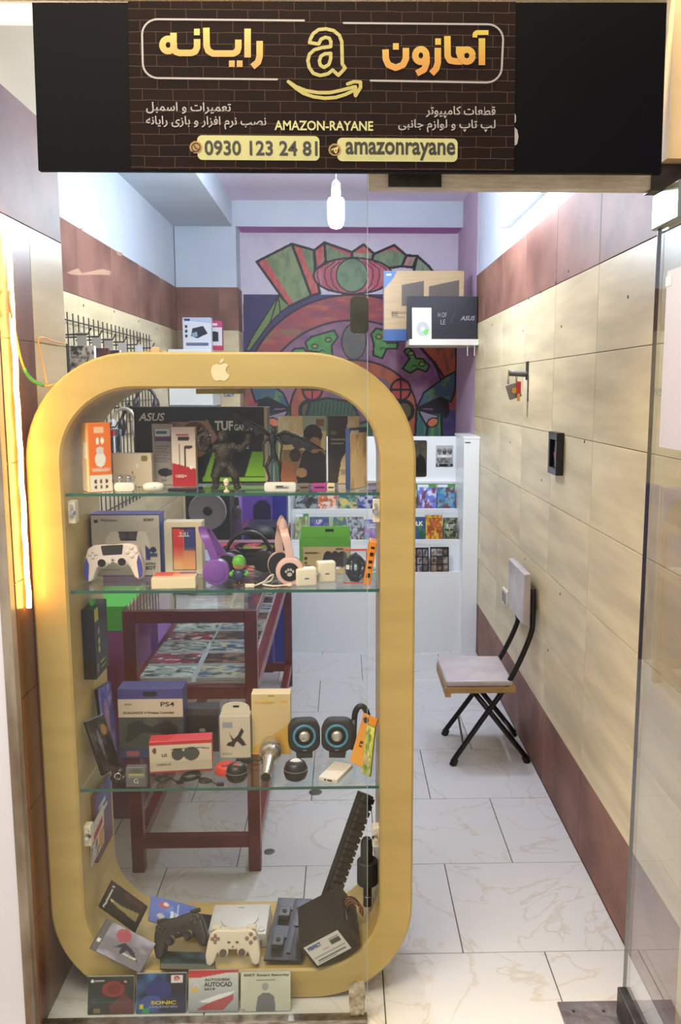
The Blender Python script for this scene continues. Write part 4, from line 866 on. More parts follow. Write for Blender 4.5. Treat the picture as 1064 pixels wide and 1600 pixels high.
def ax(px, Y, py=900): return PY(px, py, Y).x
def az(py, Y): return PY(400, py, Y).z
def pc(name, label, cat, l, r, top, Y, z, d, col, fn=None, rz=0, rx=0, py=None, **k):
    py = py or (top+40); a, b_ = ax(l, Y, py), ax(r, Y, py)
    return carton(name, label, cat, b_-a, az(top, Y)-z, d, col, ((a+b_)/2, Y, z+.0004), fn, (rx, 0, rz), **k)
def remesh(o, v=.0025):
    m = o.modifiers.new('remesh', 'REMESH'); m.mode = 'VOXEL'; m.voxel_size = v; m.use_smooth_shade = True
    s = o.modifiers.new('smooth', 'SMOOTH'); s.iterations = 2; s.factor = .5; return o
Z1, Z2, Z3 = (z+.0006 for z in ZSH)
CHROME = M('chrome'); WPL = M('white_plastic', (232, 228, 220), .3)

# ---------------------------------------------------------------- top shelf
def f(c): c.c[:] = (240, 120, 40); c.rect(0, 0, 1, .24, (244, 232, 214)); c.rect(.25, .86, .7, .95, (250, 200, 160)); c.ell(.5, .47, .24, .11, (240, 236, 230)); c.ell(.5, .6, .18, .06, (220, 214, 206)); c.ell(.4, .74, .07, .05, (246, 244, 240)); c.ell(.62, .74, .07, .05, (246, 244, 240)); c.rect(.15, .3, .85, .33, (250, 190, 150)); [c.ell(.25+.25*i, .07+.08*j, .06, .03, (90, 60, 50)) for i in range(3) for j in range(2)]
o = carton('earbud_carton', 'tall orange and white wireless earbud carton on the top shelf', 'carton', .06, .182, .056, (244, 150, 60), (ax(171, .175), .135, Z1), f, (0, 0, R(34)))
printed('side_print', .054, .18, lambda c: (c.grad(0, (250, 236, 214), 1, (246, 190, 130)), c.rect(.3, .48, .8, .72, (252, 250, 244))), o, rot=(0, 0, R(-90)), x=-.028, y=-.0307, z=.001)
text('WIRELESS', o, .0, .06, INKW, w=.05)
pc('earbud_carton', 'small square white earbud carton with olive sticker', 'carton', 177, 238, 708, .255, Z1, .03, (222, 206, 184), lambda c: (c.grad(0, (206, 190, 164), 1, (226, 212, 190)), c.ell(.82, .85, .09, .1, (140, 130, 60)), c.ell(.5, .42, .03, .05, (170, 110, 90)), c.ell(.62, .62, .03, .07, (236, 230, 224))))
o = empty('earbud_case', (ax(201, .15), .15, Z1)); tag(o, 'open earbud charging case with clear lid, two buds showing', 'earbud case')
ob('case', MB().prism(rrect(-.027, .027, 0, .024, .01, 5), -.012, .012), WPL, o, bevel=.003, smooth=1); ob('clear_lid', MB().prism(rrect(-.027, .027, .0245, .046, .01, 5), -.012, .012), CLEAR, o)
for s in (-1, 1): ob('earbud', MB().cyl((s*.011, -.004, .01), (s*.011, -.004, .034), .0045, n=10).ell((s*.011, -.004, .036), (.007, .007, .006), 10, 8), CHROME, o, smooth=1)
o = empty('earbud_case', (ax(245, .14), .14, Z1)); tag(o, 'closed white oval earbud case lying on the top shelf', 'earbud case')
ob('shell', MB().ell((0, 0, .0125), (.028, .02, .0125), 24, 12, p=.8), WPL, o, smooth=2); ob('status_light', MB().cyl((.006, -.0185, .014), (.006, -.0205, .014), .002, n=8), M('status_green', (120, 220, 140), .4), o)
def f(c): c.c[:] = (170, 160, 154); c.rect(.1, .72, .92, .92, (96, 60, 110)); c.rect(.15, .8, .85, .92, (226, 226, 226)); c.rect(.2, .84, .7, .89, (60, 110, 130)); [c.rect(.12, .62-.035*k, .8-.1*(k % 3), .632-.035*k, (110, 104, 104)) for k in range(8)]; c.ell(.55, .2, .33, .07, (34, 34, 36)); c.ell(.82, .2, .15, .05, (50, 50, 52)); c.rect(.4, .05, .6, .08, (130, 120, 120))
pc('charger_carton', 'grey car charger carton with purple stripe, beside the red one', 'carton', 238, 272, 662, .30, Z1, .03, (150, 142, 138), f)
def f(c): c.c[:] = (226, 210, 196); c.mix(c.V < .3+.1*(1-c.U), (176, 34, 40)); c.rect(.2, .86, .72, .89, (190, 60, 60)); c.rect(.28, .78, .74, .84, (60, 56, 60)); c.line([(.32, .3), (.32, .7)], .05, (60, 56, 60)); c.line([(.55, .35), (.55, .66), (.85, .67)], .05, (50, 46, 50)); c.ell(.8, .33, .08, .03, (240, 230, 220))
o = pc('cable_carton', 'white and red AUX cable carton in front of the black carton', 'carton', 268, 306, 667, .245, Z1, .028, (206, 190, 176), f)
text('3.5 AUX', o, .002, .135, INK, w=.033, bold=.02); text('1000+', o, -.008, .03, INKW, w=.03)
o = ob('adapter_stick', MB().box(-.037, .037, -.009, .009, 0, .008), BLACK, loc=(ax(289, .14), .14, Z1), bevel=.002); tag(o, 'flat black adapter lying in front of the AUX carton', 'adapter'); ob('tip', MB().box(-.045, -.037, -.005, .005, .001, .006), GREYP, o)
def f(c):
    c.c[:] = (34, 30, 28); c.noise(2, 3, (48, 42, 38), .7, 4); c.poly([(.21, .5), (.25, .8), (.55, .83), (.62, .6), (.5, .35), (.28, .38)], (186, 146, 124)); c.noise(4, 4, (120, 84, 70), .6, 9, c.inpoly([(.21, .5), (.25, .8), (.55, .83), (.62, .6), (.5, .35), (.28, .38)]).astype(float)); c.ell(.45, .64, .1, .17, (120, 80, 66)); c.ell(.45, .64, .06, .1, (70, 48, 40))
    c.poly([(.5, .03), (.55, .03), (.62, .5), (.6, .5)], (150, 210, 50)); c.poly([(.82, .08), (.88, .42), (.97, .42), (.97, .08)], (136, 200, 40)); c.rect(.5, .02, .97, .07, (150, 210, 50)); c.rect(.97, 0, 1, 1, (196, 180, 150)); c.rect(.82, .0, 1, .02, (40, 40, 30))
o = pc('graphics_card_carton', 'large black graphics card carton with lime green corner', 'carton', 210, 419, 636, .335, Z1, .06, (30, 28, 26), f, res=.0028)
W_ = ax(419, .335)-ax(210, .335)
text('ASUS', o, -W_*.5+.055, .19, INKW, w=.075, bold=.025, shear=.25); text('TUF', o, W_*.5-.13, .165, INKW, w=.052, h=.028, bold=.04); text('GAMING', o, W_*.5-.07, .16, INKW, w=.062, h=.018, bold=.02); text('FORCE', o, W_*.5-.085, .105, INKW, w=.05, h=.012, bold=.02)
# ape figure
o = empty('ape_figure', (ax(354, .185), .185, Z1)); tag(o, 'dark bronze gorilla figurine with raised arms on the top shelf', 'figurine')
APE = M('ape_bronze', (56, 45, 33), .42, n=(60, (24, 20, 16)), bump=.5, bs=220)
b = MB(); b.ell((0, 0, .098), (.025, .02, .034), 16, 10).ell((.0, 0, .065), (.02, .018, .02), 14, 8).ell((-.002, -.006, .142), (.014, .015, .017), 14, 10).ell((-.002, -.017, .136), (.009, .008, .008), 12, 8)
b.tube([(-.018, 0, .118), (-.045, -.004, .105), (-.05, -.012, .135), (-.036, -.018, .15)], [.013, .011, .009, .008], 10).tube([(.018, 0, .118), (.046, -.002, .108), (.066, -.006, .13), (.07, -.01, .15)], [.013, .011, .009, .008], 10)
b.tube([(-.01, 0, .062), (-.022, -.008, .035), (-.022, 0, .008)], [.014, .012, .009], 10).tube([(.01, 0, .062), (.03, -.006, .036), (.034, 0, .008)], [.014, .012, .009], 10).ell((-.025, -.008, .006), (.012, .016, .006), 12, 8).ell((.036, -.008, .006), (.012, .016, .006), 12, 8)
remesh(ob('body', b, APE, o, smooth=2), .003)
ob('coiled_prey', MB().tube([(-.05+.014*math.cos(t*.8), -.018+.004*math.sin(t), .12+.026*math.sin(t*.8)+.002*t) for t in range(12)], [.008-.0004*t for t in range(12)], 8), APE, o, smooth=2)
o = empty('skull_charm', (ax(357, .135), .135, Z1)); tag(o, 'tiny pale skull charm standing before the gorilla figurine', 'charm')
ob('skull', MB().ell((0, 0, .026), (.008, .008, .009), 14, 10).ell((0, -.003, .018), (.0055, .006, .004), 12, 8), M('bone', (220, 206, 178), .5), o, smooth=2); ob('stem', MB().lathe([(.008, 0), (.007, .003), (.003, .005), (.003, .018)], n=12), M('bone'), o, smooth=1)
# winged figure
o = empty('winged_figure', (ax(430, .2), .2, Z1)); tag(o, 'black skeletal winged demon figurine on a clear rod', 'figurine')
DM = M('demon_black', (20, 18, 17), .35, n=(80, (52, 46, 40)), bump=.3, bs=200)
b = MB().tube([(.002, 0, .085), (0, 0, .11), (-.002, 0, .138), (.0, -.004, .15)], [.009, .007, .012, .007], 10).ell((.003, -.006, .158), (.008, .009, .011), 12, 8)
b.tube([(-.006, 0, .088), (-.02, -.004, .06), (-.012, 0, .03), (-.018, 0, .003)], [.006, .005, .0035, .004], 8).tube([(.006, 0, .088), (.018, -.004, .062), (.016, 0, .03), (.02, 0, .003)], [.006, .005, .0035, .004], 8)
b.tube([(-.012, 0, .142), (-.028, -.004, .12), (-.024, -.012, .085), (-.026, -.014, .06)], [.005, .004, .003, .003], 8).tube([(.012, 0, .142), (.024, -.004, .12), (.02, -.012, .09), (.022, -.014, .066)], [.005, .004, .003, .003], 8)
remesh(ob('body', b, DM, o, smooth=2), .002)
for s, pts in ((-1, [(-.008, .14), (-.03, .166), (-.06, .185), (-.09, .2), (-.118, .214), (-.108, .2), (-.1, .178), (-.085, .182), (-.075, .158), (-.058, .166), (-.048, .142), (-.03, .148)]), (1, [(.008, .14), (.03, .155), (.055, .15), (.08, .138), (.105, .126), (.135, .106), (.11, .108), (.095, .098), (.08, .112), (.062, .102), (.05, .12), (.03, .118)])):
    ob('wing', MB().prism(pts, .004, .010), DM, o, bevel=.0015, seg=1); ob('wing_arm', MB().tube([(pts[0][0], .005, pts[0][1]), (pts[1][0], .004, pts[1][1]), (pts[3][0], .003, pts[3][1]), (pts[5 if s > 0 else 4][0], .004, pts[5 if s > 0 else 4][1])], [.005, .005, .0035, .0015], 8), DM, o, smooth=2)
ob('clear_rod', MB().cyl((0, .012, .0), (0, .012, .1), .003, n=8), M('rod_grey', (150, 146, 136), .2), o); ob('base_disc', MB().lathe([(.024, 0), (.024, .002), (.02, .003)], (0, .006, 0), n=20), BLACK, o)
o = ob('usb_modem', MB().prism(rrect(-.042, .042, 0, .024, .006, 4), -.012, .012), WPL, loc=(ax(440, .138), .138, Z1), bevel=.002, smooth=1); tag(o, 'white USB modem stick lying before the winged figurine', 'usb stick')
printed('print_strip', .038, .009, lambda c: (c.grad(0, (200, 196, 186), 1, (210, 206, 196)), c.rect(.1, .55, .6, .8, (60, 60, 60)), c.rect(.1, .2, .9, .45, (110, 110, 108))), o, y=-.0126, z=.008, x=.005)
for nm, l, r, c in (('smoky clear', 469, 485, (120, 100, 90)), ('magenta', 489, 511, (176, 60, 140)), ('ivory', 512, 524, (226, 206, 170))):
    w = ax(r, .14)-ax(l, .14); o = ob('card_reader', MB().box(-w/2, w/2, -.012, .012, 0, .021), M('reader_%d' % c[0], c, .35), loc=((ax(l, .14)+ax(r, .14))/2, .14, Z1), bevel=.003); tag(o, '%s card reader at the front of the top shelf' % nm, 'card reader', 'card readers on the top shelf')
    ob('slot', MB().box(-w*.35, w*.35, -.0125, -.0118, .009, .0125), BLACK, o)
def f(c):
    c.c[:] = (150, 124, 92); c.mix(c.V > .5, (240, 220, 160)); c.noise(3, 3, (255, 246, 206), .9, 4, (c.V > .3).astype(float)); c.mix((c.V > .78) & (c.U > .5), (120, 160, 160), .6); c.poly([(.35, 0), (.5, .45), (.72, .6), (1, .4), (1, 0)], (44, 34, 30)); c.ell(.72, .72, .2, .16, (60, 40, 32)); c.ell(.76, .57, .14, .12, (190, 140, 104)); c.poly([(.0, .0), (.1, .35), (.3, .3), (.4, 0)], (190, 120, 80)); c.ell(.35, .42, .12, .1, (70, 48, 38)); c.ell(.48, .16, .12, .07, (206, 160, 120)); c.rect(.8, .85, .95, .96, (150, 90, 70)); c.rect(.1, .8, .22, .93, (246, 240, 220)); c.rect(.34, .76, .38, .9, (246, 240, 220))
o = pc('game_case', 'film-style game case with gold sky picture on the top shelf', 'game case', 434, 510, 650, .315, Z1, .014, (214, 208, 196), f, rx=-R(3), group='game cases in the display frame')
def f(c): c.c[:] = (66, 54, 42); c.noise(3, 3, (84, 70, 54), .6, 3); c.mix(c.U > .62, (240, 212, 164)); c.poly([(.3, 0), (.42, .35), (.62, .5), (1, .5), (1, 0)], (244, 216, 172)); c.ell(.75, .78, .16, .17, (250, 226, 186)); c.rect(.08, .72, .26, .78, (130, 110, 84)); c.rect(.08, .64, .55, .67, (176, 160, 130)); c.rect(.08, .58, .5, .61, (176, 160, 130)); c.rect(.4, .12, .9, .2, (150, 130, 110), .6)
pc('game_case', 'brown cover with pale bust beside the film-style case', 'game case', 512, 562, 650, .318, Z1, .014, (190, 176, 150), f, rx=-R(3), group='game cases in the display frame')
def f(c): c.c[:] = (250, 226, 184); c.noise(6, 3, (190, 156, 118), .7, 8); c.rect(0, .92, 1, 1, (60, 90, 150)); c.rect(.05, .9, .5, .96, (230, 230, 230))
o = carton('game_case', 'blue-edged disc case standing turned at the right end of top shelf', 'game case', .09, .165, .014, (46, 74, 132), (ax(560, .215), .205, Z1), f, (0, 0, R(58)), group='game cases in the display frame')

# ---------------------------------------------------------------- controllers
HALF = [(0, 45), (24, 47), (48, 47), (66, 38), (74, 14), (80, -22), (77, -46), (66, -53), (55, -44), (44, -16), (30, -8), (0, -8)]
def controller(name, label, loc, rot, body, s=1.0, grip=None, style='new', stick=None, face=None):
    o = empty(name, loc, rot); tag(o, label, 'game controller', 'game controllers in the display frame')
    pts = [(x*.001*s, z*.001*s) for x, z in HALF]; pts = pts+[(-x, z) for x, z in reversed(pts[1:-1])]
    ob('shell', MB().prism(pts, -.018*s, .018*s), body, o, bevel=.011*s, seg=4, smooth=2)
    st = stick or BLACK; y = -.0185*s
    if style == 'new':
        ob('touchpad', MB().prism([(-.03*s, .044*s), (.03*s, .044*s), (.026*s, .018*s), (-.026*s, .018*s)], y-.002, y+.004), M('pad_dark', (54, 50, 48), .3), o, bevel=.002, seg=1)
        if grip:
            for q in (-1, 1): ob('grip_panel', MB().prism([(q*x*.001*s, z*.001*s) for x, z in ([(70, 16), (76, -4), (79, -24), (76, -44), (68, -50), (66, -30), (64, -5)])], -.0165*s, -.0202*s), grip, o, bevel=.001, seg=1)
    sx = .027*s; sz = -.002*s if style == 'new' else -.012*s
    for q in (-1, 1):
        ob('stick_well', MB().lathe([(.014*s, 0), (.0145*s, .003), (.011*s, .004)], (q*sx, y+.002, sz), (0, -1, 0), 20), body, o, smooth=1)
        k = ob('thumb_stick', MB().lathe([(.006*s, 0), (.006*s, .008), (.0105*s, .009), (.0105*s, .012), (.006*s, .0115)], (q*sx, y, sz), (0, -1, 0), 20), st, o, smooth=1)
    for a in range(4):
        t = a*math.pi/2; ob('face_button', MB().lathe([(.0055*s, 0), (.0055*s, .003), (.004*s, .004)], (.052*s+.0115*s*math.cos(t), y+.001, .024*s+.0115*s*math.sin(t)), (0, -1, 0), 12), face or body, o, smooth=1)
        ob('direction_pad', MB().box(-.004*s, .004*s, -.0035, .001, .003*s, .013*s), face or body, o, loc=(-.052*s, y+.0005, .024*s), rot=(0, t, 0), bevel=.001, seg=1)
    if style == 'old':
        for x in (-.012, .012): ob('small_button', MB().box((x-.004)*s, (x+.004)*s, y-.002, y+.002, .012*s, .016*s), st, o)
        for q in (-1, 1): ob('shoulder_button', MB().box(q*.052*s-.014*s, q*.052*s+.014*s, -.004, .014, .044*s, .055*s), body, o, bevel=.003)
        ob('mode_light', MB().box(-.003*s, .003*s, y-.001, y+.002, .0*s, .003*s), M('red_tag'), o)
    else:
        ob('logo_button', MB().lathe([(.004, 0), (.004, .002), (.002, .003)], (0, y+.001, .004*s), (0, -1, 0), 10), GREYP, o); ob('mute_button', MB().box(-.005, .005, y-.0015, y+.001, -.005*s, -.003*s), BLACK, o)
    return o
# ---------------------------------------------------------------- middle shelf
def f(c):
    c.c[:] = (198, 190, 176); c.noise(2, 2, (206, 198, 184), .5, 3); c.rect(.04, .86, .1, .92, (50, 48, 60)); c.poly([(.2, .38), (.2, .6), (.28, .72), (.8, .72), (.86, .5), (.84, .25), (.76, .25), (.68, .42), (.35, .42)], (226, 216, 206)); c.poly([(.39, .73), (.68, .73), (.65, .57), (.42, .57)], (60, 56, 58)); c.ell(.46, .65, .06, .05, (84, 80, 84)); c.ell(.59, .65, .06, .05, (84, 80, 84)); c.poly([(.78, .5), (.86, .42), (.86, .25), (.79, .25)], (60, 64, 130)); c.ell(.9, .42, .05, .05, (50, 56, 80)); c.rect(.84, .3, .96, .36, (70, 80, 110)); c.rect(.12, .08, .4, .1, (150, 140, 128))
o = pc('controller_carton', 'pale controller carton with violet top edge on middle shelf', 'carton', 143, 250, 803, .29, Z2, .065, (66, 86, 160), f)
w = ax(250, .29)-ax(143, .29); ob('violet_lid_edge', MB().box(-w/2-.0005, w/2+.0005, -.001, .066, az(803, .29)-Z2-.003, az(803, .29)-Z2+.001), M('edge_violet', (92, 84, 160), .4), o)
h = az(803, .29)-Z2
text('PlayStation', o, -.045, h-.018, INK, w=.046); text('SONY', o, .067, h-.016, INK, w=.03, bold=.03); text('ASTRO', o, .068, .034, M('ink_navy', (40, 46, 80), .5), w=.03, h=.007, bold=.03); text('BOT', o, .068, .022, M('ink_navy'), w=.03, h=.011, bold=.04)
controller('game_controller', 'white and blue controller leaning against its carton', (ax(180, .215), .215, Z2+.0575), (-R(8), R(-3), 0), M('pad_white', (226, 212, 206), .35), 1.02, M('grip_blue', (70, 76, 160), .35))
def phone(c):
    c.c[:] = (222, 206, 178); c.rect(.2, .06, .84, .9, (30, 30, 44)); m = (c.U > .23) & (c.U < .81) & (c.V > .08) & (c.V < .88)
    c.mix(m, (220, 120, 90)); c.mix(m & (c.U < .5), (226, 60, 60)); c.mix(m & (c.U > .52) & (c.V > .45), (64, 66, 130)); mm = m & (c.V < .52); c.mix((mm*np.clip((.55-c.V)*3, 0, 1)), (250, 190, 130)); c.mix((m & (c.U > .45) & (c.V < .3)).astype(float), (250, 160, 110), .5); c.rect(.42, .86, .62, .89, (30, 30, 44)); c.rect(.38, .73, .66, .735, (240, 240, 240))
o = pc('phone_carton', 'upright phone carton with red and blue screen picture', 'carton', 257, 316, 815, .305, Z2, .05, (226, 212, 186), phone)
text('9:41', o, .002, .118, INKW, w=.024)
o = ob('phone_carton', MB().box(-.058, .058, 0, .075, 0, .03), M('card_cream', (236, 220, 184), .4), loc=(ax(271, .125), .122, Z2), rot=(0, 0, R(4)), bevel=.001, seg=1); tag(o, 'cream phone carton lying flat at the middle shelf front', 'carton')
gridz('top_print', .112, .07, lambda c: (c.grad(0, (236, 210, 170), 1, (230, 120, 90)), c.mix((c.U < .45) & (c.V > .3), (222, 60, 60), .8), c.mix((c.U > .6) & (c.V > .6), (90, 90, 140), .7)), o, z=.0306, y=.0025)
def headset(name, label, loc, rz, mat, padmat, r, band, ears=False, paw=False):
    """headset lying on its side: near cup faces the window, band rises and returns to the far cup"""
    o = empty(name, loc, (0, 0, rz)); tag(o, label, 'headphones', 'headphones in the display frame')
    ob('ear_cup', MB().lathe([(r*.75, -.004), (r*.98, .0), (r, .01), (r*.96, .02), (r*.8, .0225)], (0, .022, r), (0, -1, 0), 28), mat, o, smooth=1)
    ob('ear_pad', MB().lathe([(r*.7, 0), (r*.92, .003), (r*.96, .012), (r*.8, .018), (r*.5, .018)], (0, .022, r), (0, 1, 0), 28), padmat, o, smooth=1)
    ob('cup_cap', MB().lathe([(r*.66, 0), (r*.66, .002), (r*.6, .003)], (0, -.0005, r), (0, -1, 0), 28), BLACK if paw else mat, o, smooth=1)
    ob('ear_cup', MB().lathe([(r*.75, -.004), (r*.98, 0), (r, .01), (r*.9, .02)], (band[-1][0], band[-1][1]-.004, r), (0, 1, 0), 28), mat, o, smooth=1)
    ob('ear_pad', MB().lathe([(r*.7, 0), (r*.92, .003), (r*.9, .01), (r*.5, .012)], (band[-1][0], band[-1][1]-.006, r), (0, -1, 0), 28), padmat, o, smooth=1)
    pts = curvepts(band, 7); mb = MB(); W = .011; vs = []
    for i, p in enumerate(pts):
        d = (pts[min(i+1, len(pts)-1)]-pts[max(i-1, 0)]).normalized(); sd = Vector((1, 0, 0)); sd = (sd-d*sd.dot(d)).normalized(); nn = d.cross(sd)
        for a, b_ in ((-W, -.004), (W, -.004), (W, .004), (-W, .004)): vs.append(p+sd*a+nn*b_)
    k = len(pts); mb.add(vs, [(i*4+j, i*4+(j+1) % 4, i*4+4+(j+1) % 4, i*4+4+j) for i in range(k-1) for j in range(4)]+[(3, 2, 1, 0), (k*4-4, k*4-3, k*4-2, k*4-1)])
    ob('headband', mb, mat, o, bevel=.0025, seg=2, smooth=1)
    if ears:
        for i in (int(k*.43), int(k*.57)):
            p = pts[i]; ob('cat_ear', MB().lathe([(.013, 0), (.012, .008), (.007, .022), (.002, .028)], p+Vector((0, 0, .002)), (0, -.25 if i < k/2 else .25, 1), 14), mat, o, smooth=1)
    if paw:
        for x, z, a, b_ in ((0, -.006, .0068, .0055), (-.0095, .002, .003, .004), (-.0035, .007, .003, .004), (.0035, .007, .003, .004), (.0095, .002, .003, .004)):
            ob('paw_mark', MB().prism([(x+a*math.cos(t*math.pi/6), r+z+b_*math.sin(t*math.pi/6)) for t in range(12)], -.005, -.0034), M('paw_grey', (190, 180, 176), .5), o)
    return o
xc = ax(338, .16)
headset('headphones', 'purple headphones standing between phone carton and toy figure', (xc, .15, Z2), 0, M('hp_purple', (124, 76, 162), .4), MATTE, .037, [(0, .012, .06), (-.012, .008, .1), (-.028, .012, .135), (-.04, .045, .152), (-.034, .085, .14), (-.012, .092, .1), (.02, .094, .05)])
xc = ax(453, .155)
headset('headphones', 'pale pink cat-ear headphones with paw print on the cup', (xc, .145, Z2), 0, M('hp_pink', (226, 186, 176), .35), MATTE, .039, [(0, .012, .065), (-.002, .008, .1), (-.012, .012, .14), (-.022, .05, .158), (-.03, .095, .14), (-.036, .1, .1), (-.03, .104, .05)], True, True)
def f(c):
    c.c[:] = (70, 40, 70); rs = random.Random(5)
    for k in range(46): c.ell(rs.random(), rs.random(), .03+.06*rs.random(), .06+.1*rs.random(), rs.choice([(150, 190, 70), (190, 60, 90), (220, 110, 140), (40, 30, 50), (110, 60, 130), (226, 160, 150)]), 1, rs.random()*3)
    c.rect(.22, .45, .8, .8, (24, 24, 28)); c.rect(.26, .58, .75, .66, (50, 50, 54))
pc('patterned_carton', 'splash-patterned carton with black panel behind the toy figure', 'carton', 336, 432, 848, .345, Z2, .05, (120, 50, 80), f)
o = empty('headphones', (ax(386, .27), .322, Z2)); tag(o, 'plain black headphones standing in front of the splash-patterned carton', 'headphones', 'headphones in the display frame')
a = (ax(413, .27)-ax(362, .27))/2
ob('headband', MB().tube([((a+.022)*math.cos(R(t)), 0, .035+.085*math.sin(R(t))) for t in range(0, 181, 12)], .006, 8), BLACK, o, smooth=2)
for s in (-1, 1): ob('ear_cup', MB().lathe([(.016, -.012), (.03, -.01), (.034, 0), (.032, .012), (.02, .016)], (s*a, -.004, .036), (s*-.3, -1, 0), 24), MATTE, o, smooth=1)
# plain toy figure
o = empty('toy_figure', (ax(374, .145), .145, Z2)); tag(o, 'small toy figure with green cap and dark blue body', 'figurine')
ob('body', MB().lathe([(.011, .018), (.016, .024), (.0165, .036), (.012, .046), (.006, .05)], n=20), M('toy_blue', (48, 56, 92), .4), o, smooth=1)
for s in (-1, 1): ob('leg', MB().tube([(s*.007, 0, .026), (s*.008, 0, .006)], .006, 10).ell((s*.009, -.004, .005), (.0085, .012, .005), 12, 8), M('toy_brown', (84, 56, 36), .5), o, smooth=2); ob('arm', MB().tube([(s*.014, 0, .042), (s*.023, -.006, .036), (s*.018, -.014, .034)], [.005, .005, .006], 8), M('toy_green', (92, 170, 56), .45), o, smooth=2)
ob('head', MB().ell((0, -.001, .062), (.017, .016, .016), 18, 12), M('toy_tan', (214, 160, 110), .5), o, smooth=2)
ob('cap', MB().lathe([(.0185, .064), (.0185, .068), (.016, .078), (.009, .085), (.001, .087)], n=20).prism([(.0, .0), (.001, .0)] and rrect(-.014, .014, .0645, .0675, .0012, 3), -.026, -.01), M('toy_green'), o, smooth=1)
wc = M('cable_white', (236, 224, 200), .4)
o = empty('white_cable', (ax(415, .14), .14, Z2)); tag(o, 'looped white charging cable lying on the middle shelf', 'cable')
ob('cord', MB().tube(curvepts([(-.03, -.005, .004), (-.005, .01, .012), (.01, .0, .028), (.02, .012, .03), (.012, .02, .012), (-.01, .012, .005), (.02, -.004, .003), (.045, .002, .003), (.058, .003, .004)]), .0022, 7), wc, o, smooth=2)
ob('plug', MB().box(-.055, -.03, -.011, .0, .0, .009), wc, o, bevel=.002); ob('plug', MB().box(.058, .07, -.002, .008, .001, .007), wc, o, bevel=.001)
for nm, l, r, t, Y in (('front white mains charger block on the middle shelf', 463, 496, 889, .14), ('rear white charger block by the cable bag', 497, 526, 879, .185)):
    w = ax(r, Y)-ax(l, Y); h = az(t, Y)-Z2
    o = ob('charger_block', MB().box(-w/2, w/2, 0, .035, 0, h), wc, loc=((ax(l, Y)+ax(r, Y))/2, Y, Z2), rot=(0, 0, R(14)), bevel=.006, seg=3, smooth=1); tag(o, nm, 'charger', 'charger blocks')
    ob('port', MB().box(-.006, .006, -.0006, .002, h*.4, h*.4+.004), GREYP, o)
    for s in (-1, 1): ob('pin', MB().cyl((w/2-.001, .0175+s*.007, h*.6), (w/2+.012, .0175+s*.007, h*.6), .0022, n=8), CHROME, o)
def f(c):
    c.c[:] = (206, 186, 146); c.mix(c.V > .78, (96, 176, 60)); c.poly([(0, .0), (0, .85), (.07, .7), (.05, 0)], (110, 176, 70)); 
    for k in range(3): c.ell(.56+.14*k, .42, .1, .24, (58, 50, 60)); 
    c.ell(.72, .36, .24, .16, (66, 58, 70)); c.rect(.1, .58, .34, .62, (90, 84, 70)); c.rect(.72, .7, .88, .73, (70, 60, 50)); c.ell(.12, .44, .03, .05, (40, 40, 40)); c.ell(.12, .3, .03, .05, (110, 100, 80)); c.poly([(.12, .1), (.12, .25), (.3, .2), (.3, .08)], (40, 38, 42))
o = pc('dock_carton', 'green-topped charging dock carton for twin controllers', 'carton', 468, 548, 843, .30, Z2, .05, (110, 170, 70), f)
w = ax(548, .3)-ax(468, .3); h = az(843, .3)-Z2
ob('hang_flap', MB().prism([(-w/2+.002, h), (w/2-.002, h), (w/2-.002, h+.034), (-w/2+.006, h+.034)], .02, .022), M('flap_green', (104, 182, 64), .4), o); text('CHARGING DOCK', o, -.035, h*.6, INK, w=.045)
ob('hang_hole', MB().box(.0, .025, .0195, .0201, h+.018, h+.026), BLACK, o)
o = empty('cable_bag', (ax(555, .17), .17, Z2)); tag(o, 'clear bag of coiled black cable with red edges', 'cable bag')
ob('coil', MB().tube([((.017+.011*math.sin(t*.23))*math.cos(t*.7), .012+.008*math.sin(t*.37), .043+(.026+.014*math.cos(t*.31))*math.sin(t*.7)) for t in range(260)], .0028, 6), BLACK, o, smooth=2)
ob('bag', MB().box(-.032, .032, .002, .022, .0, .09), CLEAR, o); ob('red_edge', MB().box(-.033, .033, .001, .003, .0, .003).box(-.033, .034, .02, .023, .088, .093).box(.03, .034, .001, .023, 0, .09), M('bag_red', (196, 70, 40), .35), o); ob('cable_tie', MB().box(-.025, -.016, .0, .003, .04, .052), M('ink_white'), o)
o = empty('circuit_board_case', (ax(573, .15), .145, Z2+.0025)); tag(o, 'orange port-lined device case leaning at the right end of middle shelf', 'device case')
ob('shell', MB().box(-.01, .01, 0, .06, 0, .12), M('case_orange', (226, 140, 40), .4), o, rot=(0, R(9), R(0)), bevel=.003)
for z, hh in ((.02, .012), (.045, .006), (.06, .008), (.08, .01), (.1, .006)): ob('port', MB().box(-.005, .005, -.0008, .002, z, z+hh), BLACK, o, rot=(0, R(9), 0))
